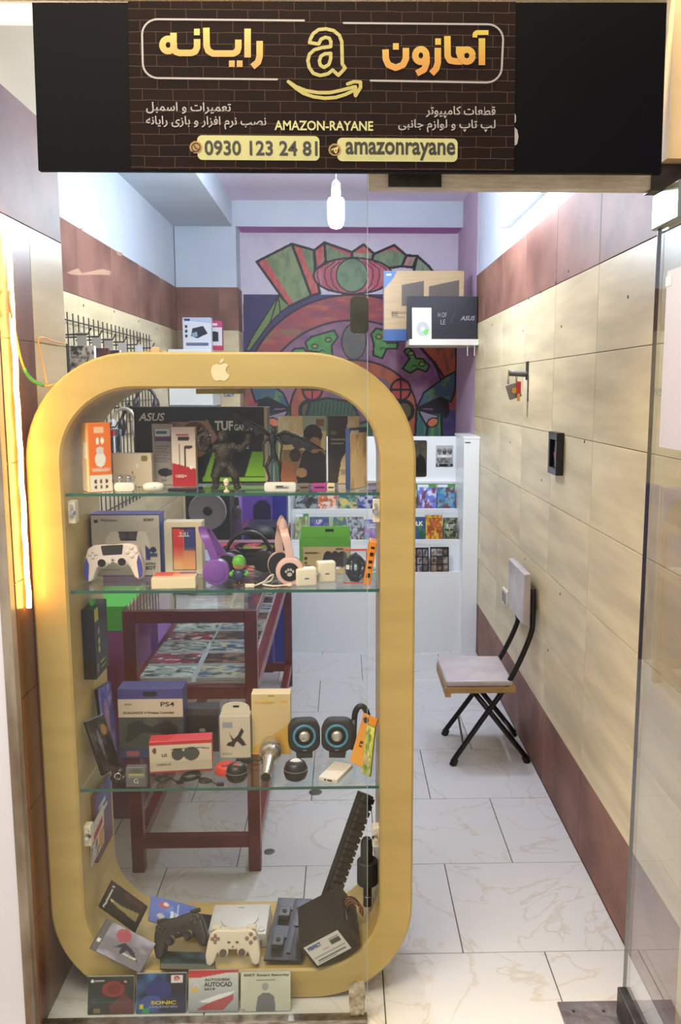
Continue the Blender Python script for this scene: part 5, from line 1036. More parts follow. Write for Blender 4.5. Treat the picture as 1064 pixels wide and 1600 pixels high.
# ================================================================ LOWER SHELF, SIDE PANEL AND FRAME BOTTOM
def slab(name, label, cat, px, Ys, t, col, fn=None, group=None, res=.0024, rough=.4, flip=False):
    """thin tilted case through four pixel corners (TL, TR, BR, BL), each at its own depth; thickness goes away from the viewer"""
    P_ = [PY(x, y, Y) for (x, y), Y in zip(px, Ys)]
    P_[2] = P_[1]+P_[3]-P_[0]
    nrm = (P_[1]-P_[0]).cross(P_[3]-P_[0]).normalized()
    if nrm.y > 0: nrm = -nrm
    c0 = sum(P_, Vector())/4
    vs = [p-c0 for p in P_]+[p-c0-nrm*t for p in P_]
    m = col if not isinstance(col, tuple) else M('card_%d_%d_%d' % col, col, rough)
    o = ob(name, MB().add(vs, [(0, 1, 2, 3), (7, 6, 5, 4), (0, 4, 5, 1), (1, 5, 6, 2), (2, 6, 7, 3), (3, 7, 4, 0)]), m, loc=c0, bevel=min(.0012, t*.2), seg=1); tag(o, label, cat, group)
    if fn:
        w, h = (P_[1]-P_[0]).length, (P_[3]-P_[0]).length
        U, V = np.meshgrid(np.linspace(0, 1, max(8, int(w/res))), np.linspace(0, 1, max(8, int(h/res)))); cv = Cv(U, V); fn(cv)
        A = [np.array(p-c0+nrm*.0007) for p in P_]; u, v = (U*.98+.01)[..., None], (V*.98+.01)[..., None]
        ob('front_print', gridmesh('front_print', (A[3]*(1-u)+A[2]*u)*(1-v)+(A[0]*(1-u)+A[1]*u)*v, cv.c), printmat('print'), o)
    ex = (P_[1]-P_[0]); ez = (P_[0]-P_[3]); A3 = P_[3]-c0+nrm*.0016
    o_place = lambda u, v: A3+ex*u+ez*v
    return o, o_place, nrm
def stext2(o, place, body, u, v, w, mat, h=None, bold=.02, rot=0):
    """lettering in the slab's own u,v (0..1) frame"""
    vs, fs = textmesh(body, bold); a, b_ = vs.min(0), vs.max(0); sz = b_-a; q = vs-(a+b_)/2; sx = w/sz[0]; sy = (h/sz[1]) if h else sx
    q = q*[sx, sy]; c, n = math.cos(rot), math.sin(rot); q = q @ np.array([[c, n], [-n, c]])
    me = bpy.data.meshes.new('lettering'); me.from_pydata([place(u+x, v+z) for x, z in q], [], fs); ob('lettering', me, mat, o)
# ---------------------------------------------------------------- lower shelf
def f(c):
    c.c[:] = (62, 66, 62); c.rect(0, .6, 1, .86, (204, 188, 164)); c.rect(0, .86, 1, 1, (70, 66, 130)); c.rect(0, 0, 1, .14, (40, 50, 96)); c.rect(.1, .03, .3, .1, (150, 70, 80)); c.noise(4, 4, (84, 88, 82), .6, 4, ((c.V < .6) & (c.V > .14)).astype(float))
    c.poly([(.1, .22), (.15, .5), (.3, .55), (.5, .45), (.75, .55), (.9, .45), (.95, .22), (.8, .25), (.65, .36), (.35, .36), (.2, .25)], (38, 38, 40)); c.ell(.5, .92, .12, .03, (30, 30, 40))
o = pc('controller_carton', 'blue and cream controller carton with dark window on lower shelf', 'carton', 185, 287, 1075, .305, Z3, .07, (60, 60, 110), f, py=1130)
h = az(1075, .305)-Z3
text('PS4', o, .05, h*.78, INK, w=.04, h=.014, bold=.01); text('SONY', o, -.065, h*.78, INK, w=.022); text('DUALSHOCK 4 Wireless Controller', o, -.005, h*.66, INK, w=.15, bold=.02)
ob('hang_slot', MB().box(-.02, .02, -.0012, .0, h*.93, h*.96), BLACK, o)
o, pl, _ = slab('game_case', 'violet dancer-picture case leaning on the left side of the frame', 'game case', [(152, 1077), (172, 1064), (188, 1176), (166, 1188)], [.25, .34, .34, .25], .010, (30, 28, 40), lambda c: (c.grad(0, (120, 110, 190), 1, (84, 80, 150)), c.noise(4, 5, (196, 176, 210), .9, 7), c.ell(.45, .5, .18, .32, (190, 150, 170), .7)), 'game cases in the display frame')
o, pl, _ = slab('game_case', 'dark knight-picture case tilted at the left end of lower shelf', 'game case', [(133, 1128), (162, 1115), (179, 1192), (161, 1212)], [.135, .215, .215, .135], .008, (16, 16, 18), lambda c: (c.grad(0, (26, 24, 24), 1, (34, 32, 32)), c.noise(5, 7, (96, 92, 92), .7, 17), c.ell(.75, .75, .14, .1, (150, 110, 60)), c.ell(.4, .55, .08, .25, (140, 140, 146), .6)), 'game cases in the display frame')
pc('accessory_carton', 'small black accessory carton behind the glasses carton', 'carton', 291, 341, 1106, .345, Z3, .05, (36, 36, 38), lambda c: (c.grad(0, (32, 32, 34), 1, (40, 40, 42)), c.rect(0, .85, 1, 1, (64, 66, 66)), c.ell(.5, .5, .1, .05, (130, 130, 130))), py=1140)
def f(c): c.c[:] = (206, 190, 166); c.mix(c.V < .35, (176, 164, 146), .5); c.rect(0, .9, 1, 1, (190, 40, 50)); c.rect(0, 0, 1, .06, (150, 40, 50)); c.ell(.45, .58, .1, .2, (70, 68, 66)); c.ell(.67, .58, .13, .22, (76, 74, 72)); c.line([(.35, .74), (.8, .76), (.95, .72)], .03, (40, 38, 38)); c.ell(.08, .72, .035, .09, (110, 60, 60))
o = pc('glasses_carton', 'long white and red carton with picture of dark glasses', 'carton', 234, 331, 1156, .205, Z3, .05, (190, 50, 58), f, rz=R(6), py=1180)
text('LG', o, -.046, .054, INK, w=.014, bold=.03); text('CINEMA 3D', o, -.048, .026, INK, w=.04)
def coil(name, label, px, py, Y, rx, rz, turns, r=.0026, mat=BLACK, seed=1, cat='cable', z=Z3):
    x = ax(px, Y, py); o = empty(name, (x, Y, z)); tag(o, label, cat, 'coiled cables on the lower shelf'); rs = random.Random(seed); n = turns*14; pts = []
    for i in range(n+1): t = 2*math.pi*i/14; k = 1+.12*math.sin(i*.53+seed); pts.append((rx*k*math.cos(t), rz*k*math.sin(t)*.55, r+.001+.0045*(i/14 % 3)+.006*abs(math.sin(t*.5+seed))))
    pts = [(pts[0][0]+rx*.9, pts[0][1]-.01, r)]+pts; ob('cord', MB().tube(pts, r, 7), mat, o, smooth=2)
    ob('plug', MB().box(pts[0][0]-.004, pts[0][0]+.016, pts[0][1]-.005, pts[0][1]+.005, 0, .009), mat, o, bevel=.0015); return o
coil('coiled_cable', 'small coiled black cable with adapter, left of the looped ones', 256, 1209, .145, .02, .04, 2, .003, seed=2)
coil('coiled_cable', 'larger looped black cable in front of the glasses carton', 297, 1208, .15, .026, .05, 3, seed=5)
coil('coiled_cable', 'thin looped black cable at the shelf edge beside the ball speaker', 322, 1221, .128, .018, .03, 2, .002, seed=9)
o = empty('earphone_pouch', (ax(187, .15, 1215), .15, Z3)); tag(o, 'black in-ear earphones heaped at the left of lower shelf', 'earphones')
for i, (x, y, z) in enumerate(((-.012, 0, .012), (.012, -.006, .012), (0, .008, .026), (-.004, -.01, .01))): ob('earphone', MB().ell((x, y, z), (.014, .012, .012), 14, 10), BLACK, o, smooth=2)
ob('metal_ring', MB().tube([(.009*math.cos(t*.6), -.017, .024+.009*math.sin(t*.6)) for t in range(11)], .0018, 6), CHROME, o)
o = pc('memory_box', 'small clear plastic box with gold strip at the shelf edge', 'box', 197, 228, 1197, .115, Z3, .02, (74, 74, 82), lambda c: (c.grad(0, (70, 70, 84), 1, (96, 96, 98)), c.rect(.1, .55, .95, .68, (206, 176, 90)), c.ell(.5, .82, .36, .1, (40, 40, 40)), c.rect(.05, .48, .95, .5, (150, 150, 150))), py=1215)
text('G', o, 0, .018, INKW, h=.014); ob('clear_cover', MB().box(-.027, .027, -.0035, -.002, .001, .055), CLEAR, o)
o = ob('red_tin', MB().lathe([(.026, 0), (.033, .004), (.034, .014), (.028, .024), (.012, .028)], n=28), M('tin_red', (206, 62, 44), .35), loc=(ax(354, .2, 1195), .2, Z3), smooth=1); tag(o, 'flat round red-orange tin between cable and ball speaker', 'tin'); ob('lid_mark', MB().box(-.012, .012, -.018, -.008, .0255, .0285), M('tin_dark', (130, 40, 34), .5), o)
for nm, px, Y, r, c in (('black ball speaker with red logo, beside the microphone', 370, .15, .031, (190, 60, 60)), ('black ball speaker with white top button, right of microphone', 462, .155, .034, (210, 206, 204))):
    o = empty('ball_speaker', (ax(px, Y, 1205), Y, Z3)); tag(o, nm, 'speaker', 'ball speakers on the lower shelf')
    ob('ball', MB().lathe([(r*.6, 0), (r*.86, r*.18), (r, r*.6), (r*.98, r*.95), (r*.8, r*1.4), (r*.5, r*1.62)], n=28), BLACK, o, smooth=1); ob('groove', MB().lathe([(r*1.005, r*.9), (r*1.01, r*.93), (r*1.0, r*.96)], n=28), GREYP, o, smooth=1)
    ob('top_disc', MB().lathe([(r*.5, 0), (r*.5, .002), (r*.4, .003)], (0, -r*.3, r*1.48), (0, -.45, .9), 24), M('disc_dark', (60, 58, 58), .3) if c[1] < 100 else M('disc_pale', c, .3), o, smooth=1)
    ob('logo', MB().lathe([(r*.26, 0), (r*.26, .001), (r*.1, .0012)], (0, -r*.3-.0015, r*1.48+.0027), (0, -.45, .9), 18), M('logo_%d' % c[1], c, .4), o)
def f(c): c.c[:] = (206, 196, 176); c.rect(.08, .72, .42, .86, (150, 156, 160)); c.poly([(.3, .62), (.45, .45), (.6, .55), (.72, .72), (.8, .65), (.7, .5), (.88, .3), (.75, .28), (.55, .4), (.45, .25), (.2, .3), (.25, .36), (.4, .4)], (44, 40, 40)); c.rect(.06, .06, .4, .12, (176, 168, 150))
o = pc('holder_carton', 'white carton with black phone holder picture and hang tab', 'carton', 343, 391, 1119, .3, Z3, .045, (196, 188, 170), f, py=1140)
h = az(1119, .3)-Z3; w = ax(391, .3, 1140)-ax(343, .3, 1140)
ob('hang_tab', MB().prism([(-w/2+.002, h)]+[(math.cos(t)*(w/2-.003)*-1, h+math.sin(t)**.5*.033) for t in [math.pi*k/10 for k in range(1, 10)]]+[(w/2-.002, h)], .03, .032), M('tab_white', (214, 206, 188), .5), o); ob('hang_hole', MB().box(-.008, .01, .0292, .0301, h+.016, h+.022), BLACK, o)
def f(c): c.c[:] = (216, 190, 138); c.mix(c.V < .1+.42*c.U, (222, 170, 70)); c.noise(3, 3, (226, 204, 156), .5, 3, (c.V > .55).astype(float)); c.rect(.06, .86, .62, .9, (226, 190, 110)); c.rect(.76, .85, .93, .9, (222, 180, 90)); c.rect(.44, .965, .58, .985, (90, 70, 40))
o = pc('passport_carton', 'tall cream and yellow hard drive carton on lower shelf', 'carton', 393, 454, 1085, .32, Z3, .05, (222, 196, 146), f, py=1120); text('MY PASSPORT', o, -.016, .162, M('ink_amber', (206, 160, 70), .5), w=.06)
# silver karaoke microphone lying towards the window
o = empty('microphone', (ax(424, .3, 1170), .27, Z3+.033)); tag(o, 'silver karaoke microphone lying with its handle to the window', 'microphone')
A0 = Vector((0, 0, 0)); dd = (Vector((ax(415, .125, 1215), .125, Z3+.018))-Vector(o.location)).normalized(); SIL = M('mic_silver', (206, 196, 176), .22, .85)
ob('head', MB().lathe([(.018, -.05), (.031, -.035), (.032, 0), (.03, .03), (.02, .045)], A0, dd, 28), SIL, o, smooth=1); ob('control_ring', MB().lathe([(.0315, .0), (.0325, .002), (.0325, .012), (.0315, .014)], A0, dd, 28), GREYP, o)
ob('handle', MB().lathe([(.02, .045), (.016, .055), (.014, .13), (.0145, .142)], A0, dd, 24), SIL, o, smooth=1); ob('handle_end', MB().lathe([(.0135, .142), (.013, .1435), (.002, .1436)], A0, dd, 24), BLACK, o)
for k in range(4): ob('button', MB().ell((.006*(k-1.5), -.018, .027), (.0022, .0022, .0015), 8, 6), BLACK, o)
o = ob('cable_bar', MB().box(-.024, .024, -.006, .006, 0, .014).box(.05, .09, -.006, .006, 0, .014).box(.02, .055, .002, .006, .004, .008), BLACK, loc=(ax(388, .27, 1178), .262, Z3), bevel=.002); tag(o, 'black plug bar lying behind the microphone', 'plug'); o.location.x -= .012
for nm, px in (('left round black desktop speaker with blue ring', 476), ('right round black desktop speaker with blue ring', 526)):
    Y = .265; r = ax(px+25, Y, 1150)-ax(px, Y, 1150); o = empty('desktop_speaker', (ax(px, Y, 1152), Y, Z3+.0105), (-R(10), 0, R(6 if px < 500 else -4))); tag(o, nm, 'speaker', 'pair of desktop speakers')
    zc = r+.018; ob('cabinet', MB().prism(rrect(-r, r, zc-r, zc+r, r*.62, 8), 0, .06), MATTE, o, bevel=.008, seg=3, smooth=1); ob('foot', MB().box(-r*.5, r*.5, .006, .055, 0, .02), MATTE, o)
    ob('blue_ring', MB().tube([(r*.66*math.cos(t*math.pi/14), -.001, zc+r*.66*math.sin(t*math.pi/14)) for t in range(28)], .0042, 8, True), M('ring_blue', (70, 140, 170), .3), o, smooth=2)
    ob('cone', MB().lathe([(r*.6, 0), (r*.5, .004), (r*.42, -.004), (r*.36, 0), (r*.2, .007), (.001, .009)], (0, .0, zc), (0, -1, 0), 28), BLACK, o, smooth=1); ob('dust_cap', MB().ell((0, -.002, zc), (r*.36, .009, r*.36), 20, 12), M('cap_silver', (206, 200, 188), .25, .7), o, smooth=2)
    ob('brand_mark', MB().box(-.006, .006, -.0022, .0, zc-r*.9, zc-r*.84), GREYP, o)
o = ob('power_bank', MB().box(-.029, .029, 0, .11, 0, .013), M('bank_white', (222, 212, 196), .35), loc=(ax(512, .13, 1215), .13, Z3), rot=(0, 0, R(-24)), bevel=.003, seg=2); tag(o, 'white power bank lying at the right of lower shelf', 'power bank')
for x, w in ((-.008, .003), (.006, .007)): ob('port', MB().box(x-w, x+w, -.0006, .002, .0045, .009), BLACK, o)
slab('phone_case', 'orange phone case with black lettering leaning at the right', 'phone case', [(568, 1114), (590, 1124), (568, 1203), (546, 1190)], [.22, .2, .165, .19], .009, (226, 150, 40), lambda c: (c.grad(0, (230, 160, 50), 1, (222, 140, 36)), c.ell(.3, .9, .2, .06, (36, 30, 26)), c.rect(.3, .42, .55, .47, (36, 30, 26)), c.rect(.3, .36, .36, .47, (36, 30, 26)), c.rect(.3, .36, .55, .385, (36, 30, 26))), 'phone cases at the right of lower shelf')
slab('phone_case', 'yellow-green patterned phone case in front of the orange one', 'phone case', [(573, 1131), (586, 1137), (584, 1218), (565, 1208)], [.16, .145, .12, .135], .008, (120, 140, 40), lambda c: (c.grad(0, (150, 160, 60), 1, (190, 190, 70)), c.noise(5, 7, (90, 120, 30), .9, 5), c.noise(8, 9, (236, 226, 150), .8, 8), c.ell(.3, .3, .2, .12, (214, 150, 140), .6)), 'phone cases at the right of lower shelf')
o = empty('black_headset', (ax(564, .33, 1110), .33, Z3+.0005)); tag(o, 'black headset band behind the orange phone case', 'headset')
ob('band', MB().tube([(.02*math.cos(R(a)), 0, .105+.04*math.sin(R(a))) for a in range(0, 181, 15)], .009, 8), BLACK, o, smooth=2)
for s in (-1, 1): ob('ear_cup', MB().tube([(s*.02, 0, .105), (s*.026, 0, .05), (s*.024, 0, .012)], [.009, .013, .012], 10), BLACK, o, smooth=2)
# ---------------------------------------------------------------- goods fixed to the left side panel
o = ob('mouse_carton', MB().box(0, .034, 0, .13, 0, .2), M('carton_black', (24, 22, 20), .35), loc=(IX0+.001, .19, az(1058, .2)), bevel=.001, seg=1); tag(o, 'black and yellow gaming mouse carton fixed on the left panel', 'carton')
printed('side_print', .128, .198, lambda c: (c.grad(0, (26, 26, 24), 1, (30, 30, 30)), c.rect(.02, .82, .3, 1, (190, 190, 50)), c.ell(.3, .65, .07, .05, (140, 140, 136)), c.ell(.3, .5, .07, .05, (176, 176, 60)), c.ell(.3, .38, .07, .05, (176, 176, 60)), c.rect(.1, .06, .2, .2, (120, 120, 112)), c.rect(.35, .16, .75, .19, (190, 190, 60)), c.rect(.4, .08, .8, .11, (176, 176, 60)), c.noise(3, 3, (56, 52, 50), .5, 4, (c.U > .4).astype(float))), o, rot=(0, 0, R(90)), x=.065, y=-.0346, z=.001)
ob('green_tab', MB().box(.01, .02, .05, .075, .2, .212), M('lid_green'), o)
o = ob('hanging_card', MB().box(0, .012, 0, .16, 0, .2), M('card_mauve', (110, 74, 84), .4), loc=(IX0+.001, .2, az(1345, .2)), bevel=.001, seg=1); tag(o, 'mauve and blue boxed card hanging below the lower shelf', 'card')
printed('side_print', .158, .198, lambda c: (c.grad(0, (110, 70, 74), 1, (70, 74, 120)), c.rect(0, .72, 1, 1, (66, 84, 150)), c.noise(4, 4, (70, 50, 56), .8, 3, (c.V < .6).astype(float)), c.rect(.15, .62, .7, .68, (206, 206, 214)), c.rect(.15, .74, .6, .8, (206, 206, 214))), o, rot=(0, 0, R(90)), x=.08, y=-.0126, z=.001)
slab('hanging_card', 'white card with red and gold print beside the left support', 'card', [(142, 1297), (162, 1258), (158, 1318), (143, 1356)], [.165, .225, .225, .165], .004, (196, 190, 180), lambda c: (c.grad(0, (190, 184, 172), 1, (206, 200, 190)), c.poly([(.1, .5), (.9, .62), (.9, .82), (.1, .72)], (170, 50, 56)), c.noise(5, 5, (90, 84, 80), .8, 4, (c.V < .5).astype(float)), c.rect(.6, .1, .95, .5, (190, 140, 70))))
# ---------------------------------------------------------------- bottom of the frame
GC = 'game cases in the display frame'
def f(c): c.c[:] = (34, 32, 30); c.noise(3, 3, (60, 52, 44), .7, 6); c.poly([(.3, .1), (.38, .75), (.46, .8), (.5, .5), (.62, .1)], (176, 160, 96), .8); c.ell(.44, .8, .04, .05, (200, 190, 120)); c.rect(.8, .1, .98, .6, (96, 44, 36), .6)
o, pl, _ = slab('game_case', 'black game case with gold figure tilted in the frame corner', 'game case', [(154, 1417), (175, 1376), (233, 1437), (211, 1458)], [.16, .19, .205, .175], .010, (20, 20, 22), f, GC); stext2(o, pl, 'PlayStation 2', .5, .9, .8, INKW, .07)
def f(c): c.c[:] = (126, 122, 132); c.noise(3, 3, (180, 176, 200), .9, 8); c.ell(.42, .78, .14, .2, (176, 70, 80), .8); c.poly([(.35, .35), (.5, .6), (.62, .55), (.9, .35), (.7, .5), (.9, .2), (.6, .42), (.5, .2), (.48, .42)], (54, 46, 56)); c.rect(0, 0, .12, 1, (96, 96, 100)); c.rect(.03, .28, .09, .4, (226, 226, 226))
o, pl, _ = slab('game_case', 'grey case with insect-like dark picture, front left of the frame floor', 'game case', [(167, 1435), (244, 1474), (210, 1517), (140, 1482)], [.115, .125, .07, .06], .006, (70, 70, 78), f, GC); stext2(o, pl, 'ARAGAMI', .68, .3, .26, INKW, .07)
def f(c): c.c[:] = (44, 84, 180); c.noise(3, 3, (84, 130, 214), .8, 9); c.ell(.3, .75, .12, .14, (150, 60, 90)); c.ell(.34, .8, .06, .07, (226, 200, 200)); c.ell(.25, .3, .08, .1, (170, 170, 190)); c.rect(.46, .3, .52, .6, (190, 214, 240)); c.rect(.6, .15, .63, .9, (140, 176, 230))
o, pl, _ = slab('gift_card', 'bright blue gift card standing behind the black controller', 'card', [(236, 1399), (307, 1417), (289, 1456), (231, 1439)], [.30, .30, .25, .25], .003, (44, 84, 170), f); stext2(o, pl, 'PLAY', .56, .45, .22, INKW, .1, rot=1.2); stext2(o, pl, 'PlayStation Store', .8, .5, .42, INKW, .07, rot=1.2)
o, pl, _ = slab('game_case', 'dark case lying under the black controller', 'game case', [(250, 1486), (335, 1488), (333, 1514), (250, 1514)], [.14, .14, .08, .08], .003, (22, 22, 26), lambda c: (c.grad(0, (60, 66, 64), 1, (24, 26, 30)), c.noise(4, 4, (40, 90, 96), .7, 5), c.rect(0, 0, 1, .3, (150, 140, 120), .5)), GC)
o, pl, _ = slab('game_case', 'dark case with sunset strip behind the white console', 'game case', [(298, 1428), (334, 1432), (328, 1462), (294, 1458)], [.33, .33, .23, .23], .005, (24, 26, 34), lambda c: (c.grad(0, (26, 30, 40), 1, (150, 150, 140)), c.noise(4, 4, (70, 90, 110), .7, 5)), GC)
controller('game_controller', 'black controller lying tilted in the frame bottom', (ax(284, .16, 1475), .15, .167), (-R(38), R(-17), 0), M('pad_black', (34, 32, 32), .4), .98, None, 'old', face=M('pad_black2', (52, 50, 50), .4))
controller('game_controller', 'white controller with grey sticks in front of the console', (ax(365, .12, 1482), .122, .1475), (-R(18), 0, 0), M('pad_cream', (216, 206, 184), .4), .97, None, 'old', M('stick_grey', (92, 78, 68), .5), M('btn_brown', (140, 110, 96), .5))
cs_ = empty('game_console', (ax(374, .25, 1450), .185, .0935)); tag(cs_, 'pale grey disc game console with round lid', 'game console')
CG = M('console_grey', (196, 194, 190), .4)
ob('body', MB().prism([(-.093, 0), (.093, 0), (.086, .045), (-.086, .045)], 0, .15), CG, cs_, bevel=.005, seg=2, smooth=1, rot=(-R(0), 0, 0))
ob('disc_lid', MB().lathe([(.056, 0), (.056, .004), (.05, .006)], (0, .078, .045), (0, 0, 1), 36), CG, cs_, smooth=1)
for s in (-1, 1): ob('round_button', MB().lathe([(.011, 0), (.011, .004), (.009, .005)], (s*.07, .02, .045), (0, 0, 1), 18), CG, cs_, smooth=1)
for s in (-1, 1): ob('controller_port', MB().box(s*.045-.028, s*.045+.028, -.004, .004, .008, .026), GREYP, cs_, bevel=.002)
ob('lid_mark', MB().box(-.01, .01, .12, .123, .051, .0515), GREYP, cs_)
# vertical charging dock, black
o, pl, nrm = slab('charging_dock', 'black vertical charging dock lying beside the white console', 'charging dock', [(435, 1402), (488, 1404), (464, 1521), (412, 1499)], [.33, .33, .1, .1], .008, M('dock_black', (44, 43, 44), .5))
for u0, u1, v0, v1, nm in ((.12, .5, .78, .98, 'controller_well'), (.12, .5, .32, .52, 'controller_well'), (.62, .92, .52, .72, 'fan_grille'), (.6, .95, .82, .95, 'port_recess'), (.58, .68, .1, .5, 'slot_row')):
    q = [pl(u0, v0), pl(u1, v0), pl(u1, v1), pl(u0, v1)]; ob(nm, MB().add(q+[p+nrm*.002 for p in q], [(0, 1, 2, 3), (7, 6, 5, 4), (0, 4, 5, 1), (1, 5, 6, 2), (2, 6, 7, 3), (3, 7, 4, 0)]), M('well_black', (20, 20, 21), .4), o)
for v0 in (.6, .14):
    q = [pl(.14, v0), pl(.46, v0), pl(.46, v0+.16), pl(.14, v0+.16)]; ob('charging_post', MB().add(q+[p+nrm*.02 for p in q], [(0, 1, 2, 3), (7, 6, 5, 4), (0, 4, 5, 1), (1, 5, 6, 2), (2, 6, 7, 3), (3, 7, 4, 0)]), M('post_grey', (72, 70, 70), .45), o, bevel=.003)
    c0 = (pl(.3, v0+.08)+nrm*.021); ob('contact', MB().lathe([(.007, 0), (.007, .001), (.003, .0012)], c0, nrm, 14), MATTE, o)
# power supply unit
PS = M('psu_black', (46, 41, 36), .42, .3)
ps, pl, nrm = slab('power_supply', 'black PC power supply with white label lying in the frame', 'power supply', [(467, 1479), (537, 1442), (566, 1478), (495, 1514)], [.066, .066, .08, .08], .155, PS)
q = [pl(.06, .1), pl(.82, .1), pl(.82, .9), pl(.06, .9)]
U, V = np.meshgrid(np.linspace(0, 1, 48), np.linspace(0, 1, 28)); cv = Cv(U, V)
for cc, a in (((214, 210, 202), (0, 0, 1, 1)), ((60, 60, 60), (.64, .55, .92, .75)), ((90, 90, 90), (.64, .78, .92, .82)), ((110, 110, 108), (.05, .3, .95, .36)), ((90, 110, 110), (.1, .12, .9, .2)), ((190, 90, 80), (.38, .5, .55, .54)), ((130, 130, 130), (.05, .05, .6, .08))): cv.rect(*a, cc)
u, v = U[..., None], V[..., None]; q_ = [np.array(p) for p in q]
ob('rating_label', gridmesh('rating_label', (q_[0]*(1-u)+q_[1]*u)*(1-v)+(q_[3]*(1-u)+q_[2]*u)*v, cv.c), printmat(), ps)
stext2(ps, lambda a, b_: pl(a, b_)+nrm*.001, 'PERFECT', .25, .76, .28, M('ink_blue', (40, 70, 150), .5), .14, .04)
for k in range(6):
    p0, p1 = pl(.99, .12+.13*k)-nrm*.03, pl(.99, .12+.13*k)-nrm*.11; dx = (pl(1, 0)-pl(0, 0)).normalized()
    ob('vent_slot', MB().bar(p0+dx*.001, p1+dx*.001, .004, .004), M('well_black'), ps)
dx = (pl(1, 0)-pl(0, 0)).normalized(); dz = (pl(0, 1)-pl(0, 0)).normalized(); s0 = pl(1, .75)-nrm*.09
for k in range(14):
    cc = [(150, 90, 60), (36, 34, 34), (176, 120, 70), (60, 50, 44)][k % 4]; o_ = dz*(.003*(k % 5)-.006)-nrm*(.003*(k//5))
    ob('lead', MB().tube(curvepts([s0+o_, s0+o_*1.5+dx*.018+dz*.012, s0+o_*2+dx*.03-dz*.004, s0+o_*2+dx*.032-dz*.03, s0+o_*1.5+dx*.022-dz*.05], 5), .0019, 6), M('lead_%d' % cc[0], cc, .5), ps, smooth=2)
ob('mains_plug', MB().bar(pl(.72, .02)-nrm*.02, pl(.72, -.1)-nrm*.02, .024, .02), BLACK, ps, bevel=.003)
# keyboard on end
o, pl, nrm = slab('keyboard', 'black keyboard standing on end against the right of the frame', 'keyboard', [(565, 1239), (584, 1246), (541, 1425), (505, 1410)], [.27, .33, .335, .27], .016, M('kb_black', (30, 30, 32), .45))
KEY = M('key_black', (46, 46, 48), .4)
for i in range(16):
    for j in range(5):
        u0, v0 = .04+.186*j, .03+.0605*i; q = [pl(u0, v0), pl(u0+.165, v0), pl(u0+.165, v0+.052), pl(u0, v0+.052)]; ctr = sum(q, Vector())/4; q2 = [ctr+(p-ctr)*.8+nrm*.008 for p in q]
        ob('key', MB().add(q+q2, [(0, 1, 2, 3), (7, 6, 5, 4), (0, 4, 5, 1), (1, 5, 6, 2), (2, 6, 7, 3), (3, 7, 4, 0)]), KEY, o)
o = empty('black_stand', (ax(574, .2, 1400), .2, .215)); tag(o, 'black drum-headed pole stand at the right of the frame', 'stand')
zt = az(1312, .2)-.215; zd0, zd1 = az(1382, .2)-.215, az(1346, .2)-.215
ob('pole', MB().cyl((0, 0, 0), (0, 0, zd0), .0125, n=18), BLACK, o, smooth=1); ob('drum', MB().lathe([(.014, zd0-.001), (.029, zd0), (.0305, zd0+.003), (.0305, zd1-.003), (.028, zd1)], n=28), MATTE, o, smooth=1); ob('top_knob', MB().lathe([(.018, zd1), (.018, zt-.012), (.012, zt)], (-.002, 0, 0), n=20), BLACK, o, smooth=1)
for z in (zd0-.012, .03): ob('trim_ring', MB().lathe([(.0127, z), (.0132, z+.0006), (.0127, z+.0012)], n=18), CHROME, o)
# ---------------------------------------------------------------- four cases standing on the floor before the frame
def fa_(c): c.c[:] = (26, 40, 40); c.noise(3, 3, (50, 66, 64), .7, 6); c.ell(.55, .66, .25, .22, (140, 46, 46), .9); c.ell(.56, .66, .15, .14, (110, 32, 34)); c.poly([(.45, .2), (.8, .55), (1, .3), (1, 0), (.5, 0)], (110, 50, 50), .8); c.rect(.05, .3, .9, .33, (90, 96, 96), .7); c.ell(.09, .88, .04, .04, (220, 220, 220)); c.rect(.14, .87, .36, .9, (160, 160, 160)); c.rect(.72, .78, .9, .93, (60, 20, 24)); c.rect(.13, .03, .27, .16, (120, 104, 70))
def fb_(c): c.c[:] = (24, 36, 70); c.noise(3, 3, (60, 110, 160), .9, 8); c.mix((c.V > .5) & (c.U > .6), (20, 24, 36), .8); c.ell(.45, .6, .26, .25, (40, 50, 120), .9); c.ell(.3, .25, .22, .2, (60, 90, 160), .8); c.rect(.7, .76, .93, .96, (214, 206, 206)); c.ell(.81, .87, .06, .06, (190, 50, 50)); c.rect(.13, .0, .26, .13, (50, 150, 90)); c.rect(.06, .1, .14, .22, (206, 190, 60))
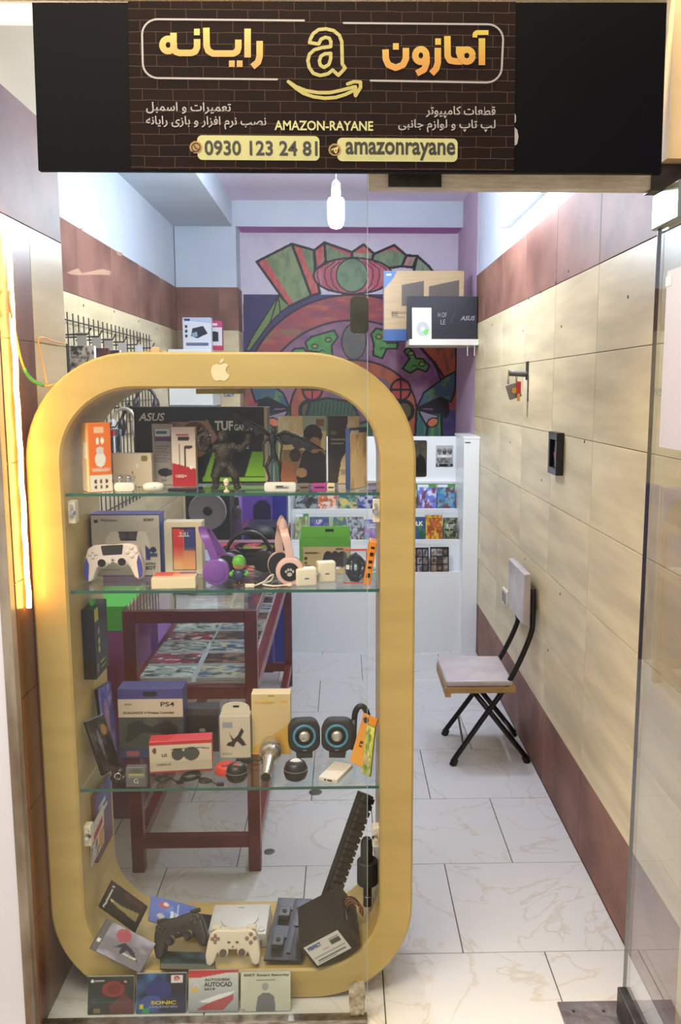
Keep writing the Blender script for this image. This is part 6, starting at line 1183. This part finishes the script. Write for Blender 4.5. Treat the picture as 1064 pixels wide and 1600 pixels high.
def fc_(c): c.c[:] = (186, 190, 190); c.grad(0, (150, 156, 158), 1, (204, 206, 204)); c.mix((c.V > .82+.14*(1-c.U)*0) & (c.V > .98-.2*(1-c.U)), (190, 54, 58)); c.mix(c.V > .93, (176, 50, 54), .8); c.poly([(.1, .02), (.4, .22), (.9, .42), (.9, .3), (.7, .05)], (170, 60, 66), .85); c.poly([(.2, .25), (.6, .42), (.95, .5), (.8, .38), (.4, .22)], (226, 228, 228)); c.rect(.05, .48, .19, .6, (206, 176, 90)); c.rect(0, 0, 1, .04, (140, 150, 150))
def fd_(c): c.c[:] = (190, 192, 172); c.noise(2, 2, (206, 208, 188), .6, 4); c.poly([(.3, 0), (.34, .36), (.44, .46), (.58, .46), (.68, .36), (.7, 0)], (96, 100, 104), .9); c.ell(.49, .62, .07, .1, (150, 150, 146)); c.rect(.3, .78, .7, .79, (90, 90, 84)); c.rect(.02, .02, .1, .05, (90, 84, 60))
for l, r, t, fn, lb, words in ((135, 208, 1523, fa_, 'dark red and green disc sleeve, first from the left on floor', []), (211, 290, 1520, fb_, 'blue disc sleeve with yellow title, second from the left on floor', [('SONIC', .55, .27, .5, .09, 'ink_yellow'), ('UNLEASHED', .55, .17, .56, .05, 'ink_grey')]),
                               (293, 372, 1517, fc_, 'white and red disc sleeve with big red letter on the floor', [('A', .16, .66, .14, .15, 'ink_red'), ('AUTODESK', .58, .77, .52, .06, 'ink_dark'), ('AUTOCAD', .59, .66, .56, .11, 'ink_dark'), ('2019', .42, .55, .22, .06, 'ink_dark')]), (375, 454, 1520, fd_, 'pale green-grey disc sleeve, rightmost on the floor', [('ESET Smart Security', .52, .9, .9, .07, 'ink_dark')])):
    Y = .04; w = ax(r, Y, 1560)-ax(l, Y, 1560); h = (az(t, .06)-.0015)/math.cos(R(14))
    o = carton('disc_sleeve', lb, 'disc sleeve', w, h, .005, (150, 150, 150), ((ax(l, Y, 1560)+ax(r, Y, 1560))/2, Y, .002), fn, (-R(14), 0, 0), 'disc sleeves standing before the frame', res=.002)
    for b_, u, v, tw_, th_, mt in words:
        text(b_, o, (u-.5)*w, v*h, {'ink_yellow': M('ink_yellow', (214, 190, 40), .5), 'ink_grey': M('ink_grey'), 'ink_red': M('ink_red', (160, 40, 46), .5), 'ink_dark': M('ink_dark', (70, 66, 66), .5)}[mt], w=tw_*w, h=th_*h, bold=.03)
    if l < 300 and l > 200 or l == 135: text('PS', o, .31*w, .85*h, M('ink_red'), w=.06*w, bold=.02)
